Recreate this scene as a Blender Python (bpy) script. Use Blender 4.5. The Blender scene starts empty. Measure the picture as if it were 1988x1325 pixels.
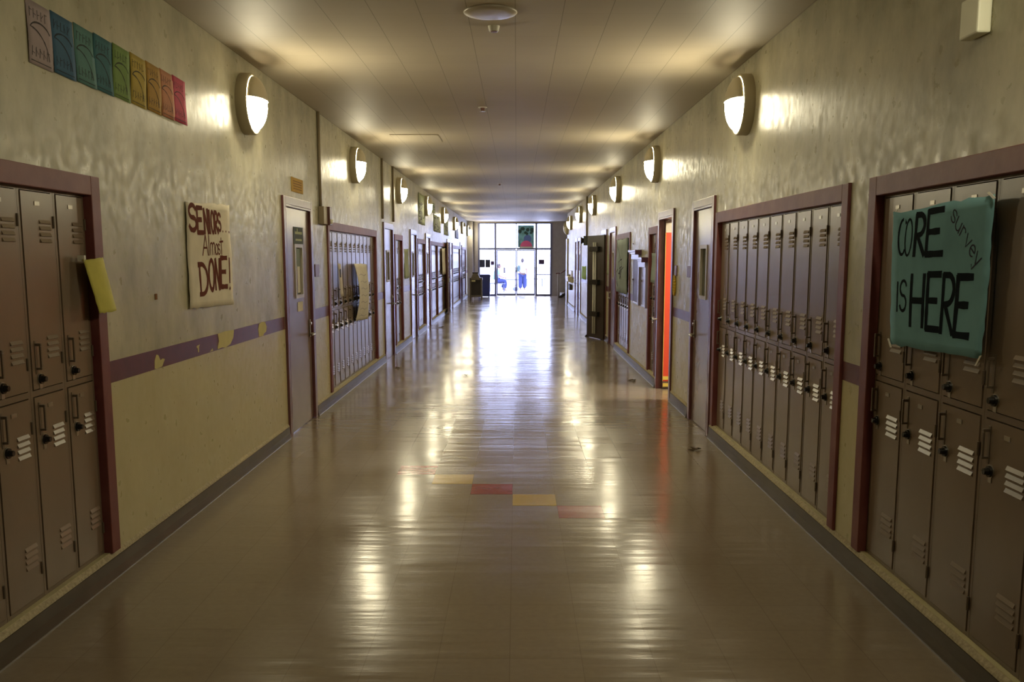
import bpy, bmesh, math, random
from mathutils import Vector, Matrix
random.seed(7)
C = bpy.context.scene.collection
scene = bpy.context.scene
XL, XR, ZC, YE, YB = -2.15, 1.83, 3.24, 41.0, -5.0      # wall planes, ceiling, end wall, back wall

# ---------------------------------------------------------------- camera, world, light, exposure
def setup_camera():
    f, vx, vy, cx, cy = 1795.0, 1003.0, 500.0, 994.0, 745.5
    p = math.atan((cy - vy) / f)
    yaw = math.atan((vx - cx) / math.hypot(f, cy - vy))
    fw = Vector((-math.sin(yaw) * math.cos(p), math.cos(yaw) * math.cos(p), -math.sin(p)))
    rt = Vector((math.cos(yaw), math.sin(yaw), 0))
    up = rt.cross(fw)
    cam = bpy.data.cameras.new('camera')
    o = bpy.data.objects.new('camera', cam); C.objects.link(o)
    m = Matrix((rt, up, -fw)).transposed().to_4x4()
    m.translation = Vector((0, 0, 1.69))
    o.matrix_world = m
    cam.sensor_width = 36; cam.lens = 36 * f / 1988
    cam.shift_y = (cy - 662.5) / 1988
    cam.clip_start = 0.05; cam.clip_end = 400
    scene.camera = o
setup_camera()
w = bpy.data.worlds.new('daylight'); scene.world = w; w.use_nodes = True
bg = w.node_tree.nodes['Background']
bg.inputs[0].default_value = (0.58, 0.63, 1.0, 1); bg.inputs[1].default_value = 13.5
scene.view_settings.view_transform = 'Standard'; scene.view_settings.look = 'None'
scene.view_settings.exposure = 0.06; scene.view_settings.gamma = 1.0
scene.view_settings.use_curve_mapping = False
LAMP = 88.0                                              # glow of each sconce glass
LAMP_COL = (1.0, 0.89, 0.60)

# ---------------------------------------------------------------- materials
def mat(name, col, rough=0.5, metal=0.0, noise=0.0, nscale=6.0, bump=0.0, bscale=60.0, coat=0.0, spec=0.5, emit=None, estr=0.0, col2=None):
    m = bpy.data.materials.new(name); m.use_nodes = True
    nt = m.node_tree; b = nt.nodes['Principled BSDF']
    b.inputs['Base Color'].default_value = (*col, 1)
    b.inputs['Roughness'].default_value = rough; b.inputs['Metallic'].default_value = metal
    b.inputs['Specular IOR Level'].default_value = spec
    b.inputs['Coat Weight'].default_value = coat; b.inputs['Coat Roughness'].default_value = 0.12
    if emit:
        b.inputs['Emission Color'].default_value = (*emit, 1); b.inputs['Emission Strength'].default_value = estr
    if noise or bump:
        g = nt.nodes.new('ShaderNodeNewGeometry')
    if noise:
        n = nt.nodes.new('ShaderNodeTexNoise'); n.inputs['Scale'].default_value = nscale; n.inputs['Detail'].default_value = 6
        nt.links.new(g.outputs['Position'], n.inputs['Vector'])
        r = nt.nodes.new('ShaderNodeMapRange'); r.inputs[1].default_value = .3; r.inputs[2].default_value = .7
        nt.links.new(n.outputs['Fac'], r.inputs[0])
        mx = nt.nodes.new('ShaderNodeMix'); mx.data_type = 'RGBA'
        c2 = col2 or tuple(c * (1 - noise) for c in col)
        c1 = col if col2 else tuple(min(1, c * (1 + noise)) for c in col)
        mx.inputs[6].default_value = (*c1, 1); mx.inputs[7].default_value = (*c2, 1)
        nt.links.new(r.outputs[0], mx.inputs[0]); nt.links.new(mx.outputs[2], b.inputs['Base Color'])
    if bump:
        n2 = nt.nodes.new('ShaderNodeTexNoise'); n2.inputs['Scale'].default_value = bscale; n2.inputs['Detail'].default_value = 3
        nt.links.new(g.outputs['Position'], n2.inputs['Vector'])
        bp = nt.nodes.new('ShaderNodeBump'); bp.inputs['Strength'].default_value = bump; bp.inputs['Distance'].default_value = .01
        nt.links.new(n2.outputs['Fac'], bp.inputs['Height']); nt.links.new(bp.outputs[0], b.inputs['Normal'])
    return m

def nodes(m): return m.node_tree.nodes, m.node_tree.links, m.node_tree.nodes['Principled BSDF']

def wall_mat():
    """plaster painted khaki above the stripe and cream yellow below it"""
    m = mat('painted_plaster', (.4, .35, .2), .36); N, L, b = nodes(m)
    g = N.new('ShaderNodeNewGeometry'); s = N.new('ShaderNodeSeparateXYZ'); L.new(g.outputs['Position'], s.inputs[0])
    st = N.new('ShaderNodeMath'); st.operation = 'GREATER_THAN'; st.inputs[1].default_value = 1.07; L.new(s.outputs['Z'], st.inputs[0])
    mp = N.new('ShaderNodeMapping'); mp.inputs['Scale'].default_value = (1, 1, .55); L.new(g.outputs['Position'], mp.inputs[0])
    n = N.new('ShaderNodeTexNoise'); n.inputs['Scale'].default_value = 3.2; n.inputs['Detail'].default_value = 7; n.inputs['Roughness'].default_value = .62
    L.new(mp.outputs[0], n.inputs['Vector'])
    rr = N.new('ShaderNodeMapRange'); rr.inputs[1].default_value = .32; rr.inputs[2].default_value = .68; L.new(n.outputs['Fac'], rr.inputs[0])
    up = N.new('ShaderNodeMix'); up.data_type = 'RGBA'; up.inputs[6].default_value = (.30, .28, .18, 1); up.inputs[7].default_value = (.54, .505, .35, 1)
    L.new(rr.outputs[0], up.inputs[0])
    lo = N.new('ShaderNodeMix'); lo.data_type = 'RGBA'; lo.inputs[6].default_value = (.49, .435, .235, 1); lo.inputs[7].default_value = (.55, .495, .28, 1)
    L.new(rr.outputs[0], lo.inputs[0])
    mx = N.new('ShaderNodeMix'); mx.data_type = 'RGBA'; L.new(st.outputs[0], mx.inputs[0]); L.new(lo.outputs[2], mx.inputs[6]); L.new(up.outputs[2], mx.inputs[7])
    L.new(mx.outputs[2], b.inputs['Base Color'])
    ro = N.new('ShaderNodeMapRange'); ro.inputs[3].default_value = .25; ro.inputs[4].default_value = .52; ro.inputs[1].default_value = .3; ro.inputs[2].default_value = .7; n4 = N.new('ShaderNodeTexNoise'); n4.inputs['Scale'].default_value = 13; n4.inputs['Detail'].default_value = 6; L.new(g.outputs['Position'], n4.inputs['Vector']); L.new(n4.outputs['Fac'], ro.inputs[0]); L.new(ro.outputs[0], b.inputs['Roughness'])
    n2 = N.new('ShaderNodeTexNoise'); n2.inputs['Scale'].default_value = 11; n2.inputs['Detail'].default_value = 5; L.new(g.outputs['Position'], n2.inputs['Vector'])
    bp = N.new('ShaderNodeBump'); bp.inputs['Strength'].default_value = .16; bp.inputs['Distance'].default_value = .012; L.new(n2.outputs['Fac'], bp.inputs['Height']); L.new(bp.outputs[0], b.inputs['Normal'])
    return m

TS, TX, TY = .305, -.028, .075                          # floor tile size and grid offset
def tile_nodes(m, ox, oy, joint, c_joint, base_out, tilt, size=TS, rowjoint=1.0):
    N, L, b = nodes(m)
    g = N.new('ShaderNodeNewGeometry')
    sub = N.new('ShaderNodeVectorMath'); sub.operation = 'SUBTRACT'; sub.inputs[1].default_value = (ox, oy, 0); L.new(g.outputs['Position'], sub.inputs[0])
    dv = N.new('ShaderNodeVectorMath'); dv.operation = 'DIVIDE'; dv.inputs[1].default_value = (size, size, 1e6); L.new(sub.outputs[0], dv.inputs[0])
    fl = N.new('ShaderNodeVectorMath'); fl.operation = 'FLOOR'; L.new(dv.outputs[0], fl.inputs[0])
    fr = N.new('ShaderNodeVectorMath'); fr.operation = 'FRACTION'; L.new(dv.outputs[0], fr.inputs[0])
    sp = N.new('ShaderNodeSeparateXYZ'); L.new(fr.outputs[0], sp.inputs[0])
    outs = []
    for ax, jw in (('X', joint), ('Y', joint * rowjoint)):
        a = N.new('ShaderNodeMath'); a.operation = 'PINGPONG'; a.inputs[1].default_value = .5; L.new(sp.outputs[ax], a.inputs[0])
        c = N.new('ShaderNodeMath'); c.operation = 'LESS_THAN'; c.inputs[1].default_value = jw; L.new(a.outputs[0], c.inputs[0]); outs.append(c)
    jm = N.new('ShaderNodeMath'); jm.operation = 'MAXIMUM'; L.new(outs[0].outputs[0], jm.inputs[0]); L.new(outs[1].outputs[0], jm.inputs[1])
    wn = N.new('ShaderNodeTexWhiteNoise'); L.new(fl.outputs[0], wn.inputs['Vector'])
    val = N.new('ShaderNodeMapRange'); val.inputs[3].default_value = .975; val.inputs[4].default_value = 1.02; L.new(wn.outputs['Value'], val.inputs[0])
    mul = N.new('ShaderNodeVectorMath'); mul.operation = 'SCALE'; L.new(base_out, mul.inputs[0]); L.new(val.outputs[0], mul.inputs['Scale'])
    mx = N.new('ShaderNodeMix'); mx.data_type = 'RGBA'; L.new(jm.outputs[0], mx.inputs[0]); L.new(mul.outputs[0], mx.inputs[6]); mx.inputs[7].default_value = (*c_joint, 1)
    L.new(mx.outputs[2], b.inputs['Base Color'])
    # each tile lies at its own slight tilt
    c0 = N.new('ShaderNodeVectorMath'); c0.operation = 'SUBTRACT'; c0.inputs[1].default_value = (.5, .5, .5); L.new(wn.outputs['Color'], c0.inputs[0])
    c1 = N.new('ShaderNodeVectorMath'); c1.operation = 'MULTIPLY'; c1.inputs[1].default_value = (tilt, tilt, 0); L.new(c0.outputs[0], c1.inputs[0])
    c2 = N.new('ShaderNodeVectorMath'); c2.operation = 'ADD'; L.new(c1.outputs[0], c2.inputs[0]); L.new(g.outputs['Normal'], c2.inputs[1])
    c3 = N.new('ShaderNodeVectorMath'); c3.operation = 'NORMALIZE'; L.new(c2.outputs[0], c3.inputs[0])
    return g, c3

def floor_mat(name, ca, cb):
    m = mat(name, ca, .17); N, L, b = nodes(m)
    g0 = N.new('ShaderNodeNewGeometry')
    n = N.new('ShaderNodeTexNoise'); n.inputs['Scale'].default_value = 28; n.inputs['Detail'].default_value = 6; L.new(g0.outputs['Position'], n.inputs['Vector'])
    mx = N.new('ShaderNodeMix'); mx.data_type = 'RGBA'; mx.inputs[6].default_value = (*ca, 1); mx.inputs[7].default_value = (*cb, 1); L.new(n.outputs['Fac'], mx.inputs[0])
    g, nv = tile_nodes(m, TX, TY, .006, tuple(c * .88 for c in ca), mx.outputs[2], .010)
    mp = N.new('ShaderNodeMapping'); mp.inputs['Scale'].default_value = (.5, 4.0, 1); L.new(g.outputs['Position'], mp.inputs[0])
    n2 = N.new('ShaderNodeTexNoise'); n2.inputs['Scale'].default_value = 2.2; n2.inputs['Detail'].default_value = 3; L.new(mp.outputs[0], n2.inputs['Vector'])
    bp = N.new('ShaderNodeBump'); bp.inputs['Strength'].default_value = .30; bp.inputs['Distance'].default_value = .01
    L.new(n2.outputs['Fac'], bp.inputs['Height']); L.new(nv.outputs[0], bp.inputs['Normal']); L.new(bp.outputs[0], b.inputs['Normal'])
    n3 = N.new('ShaderNodeTexNoise'); n3.inputs['Scale'].default_value = 1.3; n3.inputs['Detail'].default_value = 5; L.new(g.outputs['Position'], n3.inputs['Vector'])
    ro = N.new('ShaderNodeMapRange'); ro.inputs[1].default_value = .3; ro.inputs[2].default_value = .7; ro.inputs[3].default_value = .13; ro.inputs[4].default_value = .24
    L.new(n3.outputs['Fac'], ro.inputs[0]); L.new(ro.outputs[0], b.inputs['Roughness'])
    return m

def ceiling_mat():
    m = mat('ceiling_tile', (.5, .45, .34), .58); N, L, b = nodes(m)
    g0 = N.new('ShaderNodeNewGeometry')
    n = N.new('ShaderNodeTexNoise'); n.inputs['Scale'].default_value = 1.4; n.inputs['Detail'].default_value = 5; L.new(g0.outputs['Position'], n.inputs['Vector'])
    mx = N.new('ShaderNodeMix'); mx.data_type = 'RGBA'; mx.inputs[6].default_value = (.42, .36, .265, 1); mx.inputs[7].default_value = (.47, .41, .305, 1); L.new(n.outputs['Fac'], mx.inputs[0])
    g, nv = tile_nodes(m, -.01, .1, .007, (.22, .185, .125), mx.outputs[2], .008, rowjoint=.3)
    n2 = N.new('ShaderNodeTexNoise'); n2.inputs['Scale'].default_value = 9; n2.inputs['Detail'].default_value = 3; L.new(g.outputs['Position'], n2.inputs['Vector'])
    bp = N.new('ShaderNodeBump'); bp.inputs['Strength'].default_value = .12; bp.inputs['Distance'].default_value = .01
    L.new(n2.outputs['Fac'], bp.inputs['Height']); L.new(nv.outputs[0], bp.inputs['Normal']); L.new(bp.outputs[0], b.inputs['Normal'])
    return m

M = {}
M['wall'] = wall_mat()
M['floor'] = floor_mat('vinyl_tile_taupe', (.22, .172, .116), (.265, .212, .147))
M['tile_red'] = floor_mat('vinyl_tile_red', (.27, .055, .045), (.31, .07, .055))
M['tile_yellow'] = floor_mat('vinyl_tile_yellow', (.47, .33, .07), (.52, .37, .09))
M['ceiling'] = ceiling_mat()
M['maroon'] = mat('maroon_paint', (.14, .026, .028), .5, noise=.25, nscale=5, col2=(.20, .065, .055), bump=.1, bscale=20)
M['maroon_dark'] = mat('maroon_stripe', (.105, .022, .028), .34, noise=.15, nscale=8)
M['chip'] = mat('bare_yellow_plaster', (.52, .45, .16), .6, noise=.1)
M['locker'] = mat('taupe_enamel', (.20, .145, .098), .28, noise=.07, nscale=3, bump=.05, bscale=14)
M['locker_in'] = mat('taupe_enamel_frame', (.185, .135, .092), .32)
M['dial'] = mat('black_dial', (.012, .011, .010), .25)
M['steel'] = mat('worn_steel', (.42, .39, .33), .32, metal=.85)
M['steel_dark'] = mat('painted_handle', (.15, .115, .08), .3, metal=.2)
M['base'] = mat('dark_cove_base', (.075, .058, .038), .38, noise=.2, nscale=4)
M['curb'] = mat('cement_curb', (.42, .36, .24), .9, spec=.15, noise=.25, nscale=60)
M['door'] = mat('door_enamel', (.20, .135, .105), .24, noise=.06, nscale=3)
M['door_brown'] = mat('brown_door', (.13, .055, .03), .3, noise=.15)
M['door_dark'] = mat('dark_door', (.035, .022, .014), .4)
M['door_frame'] = mat('maroon_door_frame', (.125, .045, .045), .28, noise=.2, nscale=6)
M['win_frame'] = mat('pale_window_frame', (.42, .38, .30), .4)
M['glass_dark'] = mat('dark_glass', (.05, .055, .04), .08)
M['metal_ring'] = mat('sconce_metal', (.42, .37, .25), .42)
M['lampglass'] = mat('lamp_glass', (.9, .85, .7), .4, emit=LAMP_COL, estr=LAMP)
M['white'] = mat('white_plastic', (.72, .70, .60), .4)
M['device'] = mat('ivory_plastic', (.85, .86, .70), .4)
M['pipe'] = mat('painted_pipe', (.30, .24, .15), .4)
M['red_plastic'] = mat('alarm_red', (.10, .025, .018), .35)
M['paper'] = mat('butcher_paper', (.66, .60, .46), .85, noise=.08, nscale=7)
M['paper_yellow'] = mat('yellow_paper', (.55, .50, .10), .8, noise=.12, nscale=9)
M['paper_blue'] = mat('blue_paper', (.18, .36, .40), .9, spec=.1, noise=.12, nscale=5)
M['ink_brown'] = mat('brown_marker', (.13, .038, .025), .9, spec=.1)
M['ink_dark'] = mat('navy_marker', (.005, .010, .014), .9, spec=.08)
M['ink_faint'] = mat('thin_purple_marker', (.05, .045, .07), .9, spec=.08)
M['ink_black'] = mat('black_print', (.03, .03, .03), .8)
M['plate_purple'] = mat('plum_plate', (.15, .065, .065), .4)
M['orange_paper'] = mat('orange_card', (.55, .33, .06), .8, noise=.1)
M['green_paper'] = mat('pale_green_paper', (.38, .42, .24), .8, noise=.1)
M['lime_paper'] = mat('lime_paper', (.30, .50, .06), .8)
M['teal_paper'] = mat('teal_paper', (.27, .33, .30), .8, noise=.15, nscale=4)
M['purple'] = mat('purple_paint', (.19, .12, .17), .25)
M['purple_dark'] = mat('deep_purple_and_shade', (.06, .015, .035), .4)  # the dark cabinet panel, and shade painted on the cornice ends
M['gold'] = mat('yellow_plastic', (.60, .40, .03), .5)
M['debris'] = mat('dry_leaf', (.07, .045, .02), .9)
M['alu'] = mat('blue_grey_frame', (.12, .13, .24), .35)
M['navy'] = mat('navy_bin', (.03, .045, .22), .4)
M['wood'] = mat('weathered_wood', (.15, .125, .09), .6, noise=.25, nscale=20)
M['wood_dark'] = mat('dark_panel', (.03, .022, .02), .6)
M['oak'] = mat('red_oak_rail', (.14, .05, .03), .4)
M['sign_navy'] = mat('navy_sign', (.012, .015, .04), .6)
M['sign_plum'] = mat('plum_sign', (.06, .03, .10), .6)
M['concrete'] = mat('pale_concrete', (.80, .79, .78), .8, noise=.04, nscale=2)
M['white_wall'] = mat('white_stucco', (.85, .84, .84), .8)
M['bench'] = mat('blue_bench', (.06, .07, .14), .5)
M['skin'] = mat('skin', (.16, .09, .06), .6)
M['hair'] = mat('dark_hair', (.03, .02, .02), .7)
M['shirt_white'] = mat('cream_shirt', (.34, .34, .28), .9)
M['shirt_blue'] = mat('pale_blue_shirt', (.10, .17, .28), .9)
M['jeans'] = mat('navy_jeans', (.012, .02, .085), .9)
M['shoe'] = mat('dark_shoe', (.05, .05, .05), .6)
M['room'] = mat('classroom_plaster', (.62, .55, .40), .7)
M['orange_red'] = mat('orange_red_paper', (.80, .085, .035), .6)
M['bright_yellow'] = mat('bright_yellow_border', (.85, .65, .12), .6)
def glass_mat():
    m = bpy.data.materials.new('clear_glass'); m.use_nodes = True; N = m.node_tree.nodes; L = m.node_tree.links
    N.remove(N['Principled BSDF']); out = N['Material Output']
    t = N.new('ShaderNodeBsdfTransparent'); t.inputs[0].default_value = (.96, .98, 1, 1)
    g = N.new('ShaderNodeBsdfGlossy'); g.inputs['Roughness'].default_value = .02
    f = N.new('ShaderNodeMixShader'); f.inputs[0].default_value = .06
    L.new(t.outputs[0], f.inputs[1]); L.new(g.outputs[0], f.inputs[2]); L.new(f.outputs[0], out.inputs[0])
    return m
M['glass'] = glass_mat()

# ---------------------------------------------------------------- helpers
def bx(bm, x0, x1, y0, y1, z0, z1):
    x0, x1 = sorted((x0, x1)); y0, y1 = sorted((y0, y1)); z0, z1 = sorted((z0, z1))
    v = [bm.verts.new(p) for p in ((x0,y0,z0),(x1,y0,z0),(x1,y1,z0),(x0,y1,z0),(x0,y0,z1),(x1,y0,z1),(x1,y1,z1),(x0,y1,z1))]
    for f in ((0,3,2,1),(4,5,6,7),(0,1,5,4),(1,2,6,5),(2,3,7,6),(3,0,4,7)): bm.faces.new([v[i] for i in f])
def prism(bm, pts, a0, a1, axis):
    """extrude a closed 2-d outline along an axis; pts are the two other coordinates in xyz order"""
    def P(p, a):
        return {'x': (a, p[0], p[1]), 'y': (p[0], a, p[1]), 'z': (p[0], p[1], a)}[axis]
    A = [bm.verts.new(P(p, a0)) for p in pts]; B = [bm.verts.new(P(p, a1)) for p in pts]
    n = len(pts)
    bm.faces.new(A); bm.faces.new(B[::-1])
    for i in range(n): bm.faces.new((A[i], B[i], B[(i+1) % n], A[(i+1) % n]))
def cyl(bm, p0, p1, r0, r1=None, n=12, caps=True):
    r1 = r0 if r1 is None else r1
    p0, p1 = Vector(p0), Vector(p1); d = (p1 - p0).normalized()
    a = d.orthogonal().normalized(); b = d.cross(a)
    A = [bm.verts.new(p0 + (a*math.cos(t) + b*math.sin(t))*r0) for t in [2*math.pi*i/n for i in range(n)]]
    B = [bm.verts.new(p1 + (a*math.cos(t) + b*math.sin(t))*r1) for t in [2*math.pi*i/n for i in range(n)]]
    for i in range(n): bm.faces.new((A[i], A[(i+1) % n], B[(i+1) % n], B[i]))
    if caps: bm.faces.new(A[::-1]); bm.faces.new(B)
def tube(bm, pts, r, n=8):
    for a, b in zip(pts, pts[1:]): cyl(bm, a, b, r, n=n)
def mesh_obj(name, bm, m, parent=None, smooth=False, bevel=0):
    bmesh.ops.recalc_face_normals(bm, faces=bm.faces)
    me = bpy.data.meshes.new(name); bm.to_mesh(me); bm.free()
    me.materials.append(m)
    if smooth:
        for p in me.polygons: p.use_smooth = True
    o = bpy.data.objects.new(name, me); C.objects.link(o)
    if parent: o.parent = parent
    if bevel:
        md = o.modifiers.new('bevel', 'BEVEL'); md.width = bevel; md.segments = 2; md.limit_method = 'ANGLE'
    return o
def box_obj(name, dims, m, parent=None, bevel=0):
    bm = bmesh.new(); bx(bm, *dims); return mesh_obj(name, bm, m, parent, bevel=bevel)
def tag(o, label, cat=None, group=None, kind=None):
    o['label'] = label
    if cat: o['category'] = cat
    if group: o['group'] = group
    if kind: o['kind'] = kind
    return o
def thing(name, label, cat, loc=(0,0,0), rotz=0, group=None, kind=None):
    o = bpy.data.objects.new(name, None); C.objects.link(o)
    o.empty_display_size = .05
    o.location = loc; o.rotation_euler = (0, 0, rotz)
    return tag(o, label, cat, group, kind)
def dup(root, label, loc, rotz=0, group=None, children=True):
    def cp(o, parent):
        c = o.copy(); C.objects.link(c); c.parent = parent
        for ch in list(o.children): cp(ch, c)
        return c
    r = cp(root, None); r.location = loc; r.rotation_euler = (0, 0, rotz); r['label'] = label
    if group: r['group'] = group
    return r
RL, RR = math.pi/2, -math.pi/2          # local frame (front faces -y, x to the viewer's right) turned onto the left or right wall
def on_wall(side, y, z, off=0.0):
    return ((XL + off) if side == 'L' else (XR - off), y, z), (RL if side == 'L' else RR)

# ---------------------------------------------------------------- shell
# openings per wall: (y0, y1, z0, z1)
BANKS = [  # side, inner y0, inner y1, columns
    ('L', 3.14, 4.72, 5), ('L', 10.67, 14.19, 11), ('L', 16.46, 17.45, 3), ('L', 20.25, 21.80, 5),
    ('L', 23.40, 25.20, 6), ('L', 25.36, 28.45, 10), ('L', 31.40, 35.10, 12), ('L', 36.80, 39.24, 8),
    ('R', 2.87, 4.77, 5), ('R', 5.25, 8.48, 10), ('R', 12.18, 12.80, 2), ('R', 15.10, 17.00, 6)]
BZ0, BZ1 = .14, 2.01
DOORS = [  # side, inner y0, inner y1, style
    ('L', 8.65, 9.70, 'L1'), ('L', 15.10, 16.12, 'plain'), ('L', 18.90, 19.90, 'plain'), ('L', 22.05, 23.05, 'plain'),
    ('L', 28.78, 29.80, 'open'), ('L', 30.10, 31.10, 'plain'), ('L', 35.40, 36.40, 'plain'),
    ('R', 8.70, 9.62, 'R1'), ('R', 10.92, 11.94, 'classroom'), ('R', 17.24, 18.20, 'brown'), ('R', 19.00, 20.00, 'fire'),
    ('R', 26.60, 27.60, 'plain'), ('R', 28.00, 29.00, 'plain')]
DZ = 2.18
RIGHT_END = 33.8
def wall(name, side, y0, y1):
    bm = bmesh.new()
    xa, xb = (XL - .16, XL) if side == 'L' else (XR, XR + .16)
    ops = sorted([(b[1], b[2], BZ0, BZ1) for b in BANKS if b[0] == side] + [(d[1], d[2], 0, DZ) for d in DOORS if d[0] == side])
    y = y0
    for a, b_, z0, z1 in ops:
        bx(bm, xa, xb, y, a, 0, ZC)
        if z0 > 0: bx(bm, xa, xb, a, b_, 0, z0)
        bx(bm, xa, xb, a, b_, z1, ZC)
        y = b_
    bx(bm, xa, xb, y, y1, 0, ZC)
    o = mesh_obj(name, bm, M['wall'])
    return tag(o, 'painted plaster corridor wall on the %s, khaki above cream yellow' % ('left' if side == 'L' else 'right'), 'wall', kind='structure')
wall('wall_left', 'L', YB, YE); wall('wall_right', 'R', YB, RIGHT_END)
o = box_obj('floor', (XL-.3, 5.2, YB, YE+.15, -.1, 0), M['floor']); floor_o = o
tag(o, 'waxed taupe vinyl tile corridor floor', 'floor', kind='structure')
for i, (k, c) in enumerate([(-3, 'tile_red'), (-2, 'tile_yellow'), (-1, 'tile_red'), (0, 'tile_yellow'), (1, 'tile_red')]):
    x0 = TX + k*TS; y0 = TY + (22 - i + 1)*TS
    t = box_obj('coloured_tile', (x0+.001, x0+TS-.001, y0+.001, y0+TS-.001, -.002, .0006), M[c], o)
    t['label'] = ('dark red' if c == 'tile_red' else 'mustard yellow') + ' floor tile'
o = box_obj('ceiling', (XL-.3, 5.2, YB, YE+.15, ZC, ZC+.1), M['ceiling']); tag(o, 'cream painted ceiling of square tiles', 'ceiling', kind='structure')
box = box_obj('wall_back', (XL-.3, 2.2, YB-.15, YB, 0, ZC), M['wall']); tag(box, 'plain plaster wall behind the viewer', 'wall', kind='structure')
# end wall with the glazed entrance
EX0, EX1 = -1.70, 1.56
bm = bmesh.new(); bx(bm, XL-.3, EX0, YE, YE+.15, 0, ZC); bx(bm, EX1, 5.2, YE, YE+.15, 0, ZC); bx(bm, EX0, EX1, YE, YE+.15, 3.17, ZC)
M['end'] = mat('grey_plaster', (.36, .33, .31), .5, noise=.06)
tag(mesh_obj('wall_far', bm, M['end']), 'grey plaster end wall around the glazed entrance', 'wall', kind='structure')
tag(box_obj('wall_stair_side', (5.05, 5.2, RIGHT_END-.16, YE, 0, ZC), M['end']), 'plain wall at the far side of the stair recess', 'wall', kind='structure')
tag(box_obj('wall_stair_near', (XR+.16, 5.05, RIGHT_END-.16, RIGHT_END, 0, ZC), M['end']), 'plain wall closing the near side of the stair recess', 'wall', kind='structure')
tag(box_obj('trim_9', (XL, XL+.24, YE-.30, YE, 0, ZC), M['end'], bevel=.01), 'grey corner pilaster left of the glazed entrance', 'pilaster', kind='structure')
M['khaki'] = mat('khaki_paint', (.36, .31, .16), .4)
tag(box_obj('trim_10', (XR-.05, XR, RIGHT_END-.8, RIGHT_END, 0, 2.35), M['khaki'], bevel=.01), 'khaki pilaster at the far end of the right wall', 'pilaster', kind='structure')

# skirting: dark cove base with a pale cement ledge above, broken at doors
def baseboard(side, y1):
    s = 1 if side == 'L' else -1; X = XL if side == 'L' else XR
    bm = bmesh.new(); bl = bmesh.new()
    ds = sorted([(d[1]-.10, d[2]+.10) for d in DOORS if d[0] == side])
    segs, y = [], YB
    for a, b_ in ds: segs.append((y, a)); y = b_
    segs.append((y, y1))
    for a, b_ in segs:
        if b_ - a < .01: continue
        pts = [(X, 0), (X + s*.034, 0), (X + s*.030, .006), (X + s*.026, .022), (X + s*.020, .05), (X + s*.018, .108), (X, .112)]
        prism(bm, pts, a, b_, 'y')
        prism(bl, [(X, .112), (X + s*.018, .112), (X + s*.014, .122), (X, .138)], a, b_, 'y')
    n = 'left' if side == 'L' else 'right'
    o = mesh_obj('baseboard_' + n, bm, M['base']); tag(o, 'dark glossy cove base along the %s wall' % n, 'baseboard', kind='structure')
    l = mesh_obj('cement_ledge', bl, M['curb'], o); l['label'] = 'pale cement ledge above the cove base'
baseboard('L', YE-.3); baseboard('R', RIGHT_END-.8)

# painted stripe (chair rail) with chips
def stripe(side, y1):
    s = 1 if side == 'L' else -1; X = XL if side == 'L' else XR
    bm = bmesh.new()
    blocks = sorted([(b[1]-.10, b[2]+.10) for b in BANKS if b[0] == side] + [(d[1]-.10, d[2]+.10) for d in DOORS if d[0] == side])
    y = YB
    for a, b_ in blocks + [(y1, y1)]:
        if a - y > .02: bx(bm, X, X + s*.003, y, a, 1.03 if side == 'L' else 1.01, 1.145 if side == 'L' else 1.115)
        y = b_
    n = 'left' if side == 'L' else 'right'
    o = mesh_obj('trim_1' if side == 'L' else 'trim_2', bm, M['maroon_dark'])
    return tag(o, 'maroon stripe painted along the %s wall' % n, 'painted stripe', kind='structure')
st = stripe('L', YE-.3); stripe('R', RIGHT_END-.8)
def chip(pts):
    bm = bmesh.new(); prism(bm, pts, XL + .002, XL + .0042, 'x'); mesh_obj('paint_chip', bm, M['chip'], st)['label'] = 'yellow patch where the stripe has flaked off'
chip([(5.435, 1.035), (5.47, 1.03), (5.55, 1.035), (5.60, 1.075), (5.565, 1.082), (5.53, 1.075), (5.50, 1.11), (5.47, 1.115), (5.44, 1.08)])
chip([(6.62, 1.145), (6.64, 1.09), (6.61, 1.06), (6.60, 1.035), (6.70, 1.04), (6.78, 1.03), (6.90, 1.045), (6.98, 1.09), (7.0, 1.145), (6.8, 1.15)])
chip([(7.66, 1.10), (7.68, 1.035), (7.80, 1.03), (7.84, 1.05), (7.90, 1.06), (7.92, 1.10), (7.88, 1.14), (7.80, 1.15), (7.70, 1.14)])
chip([(6.17, 1.10), (6.17, 1.085), (6.19, 1.085), (6.19, 1.055), (6.21, 1.055), (6.215, 1.09), (6.235, 1.105)])
chip([(6.43, 1.035), (6.50, 1.035), (6.49, 1.055)])

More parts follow.
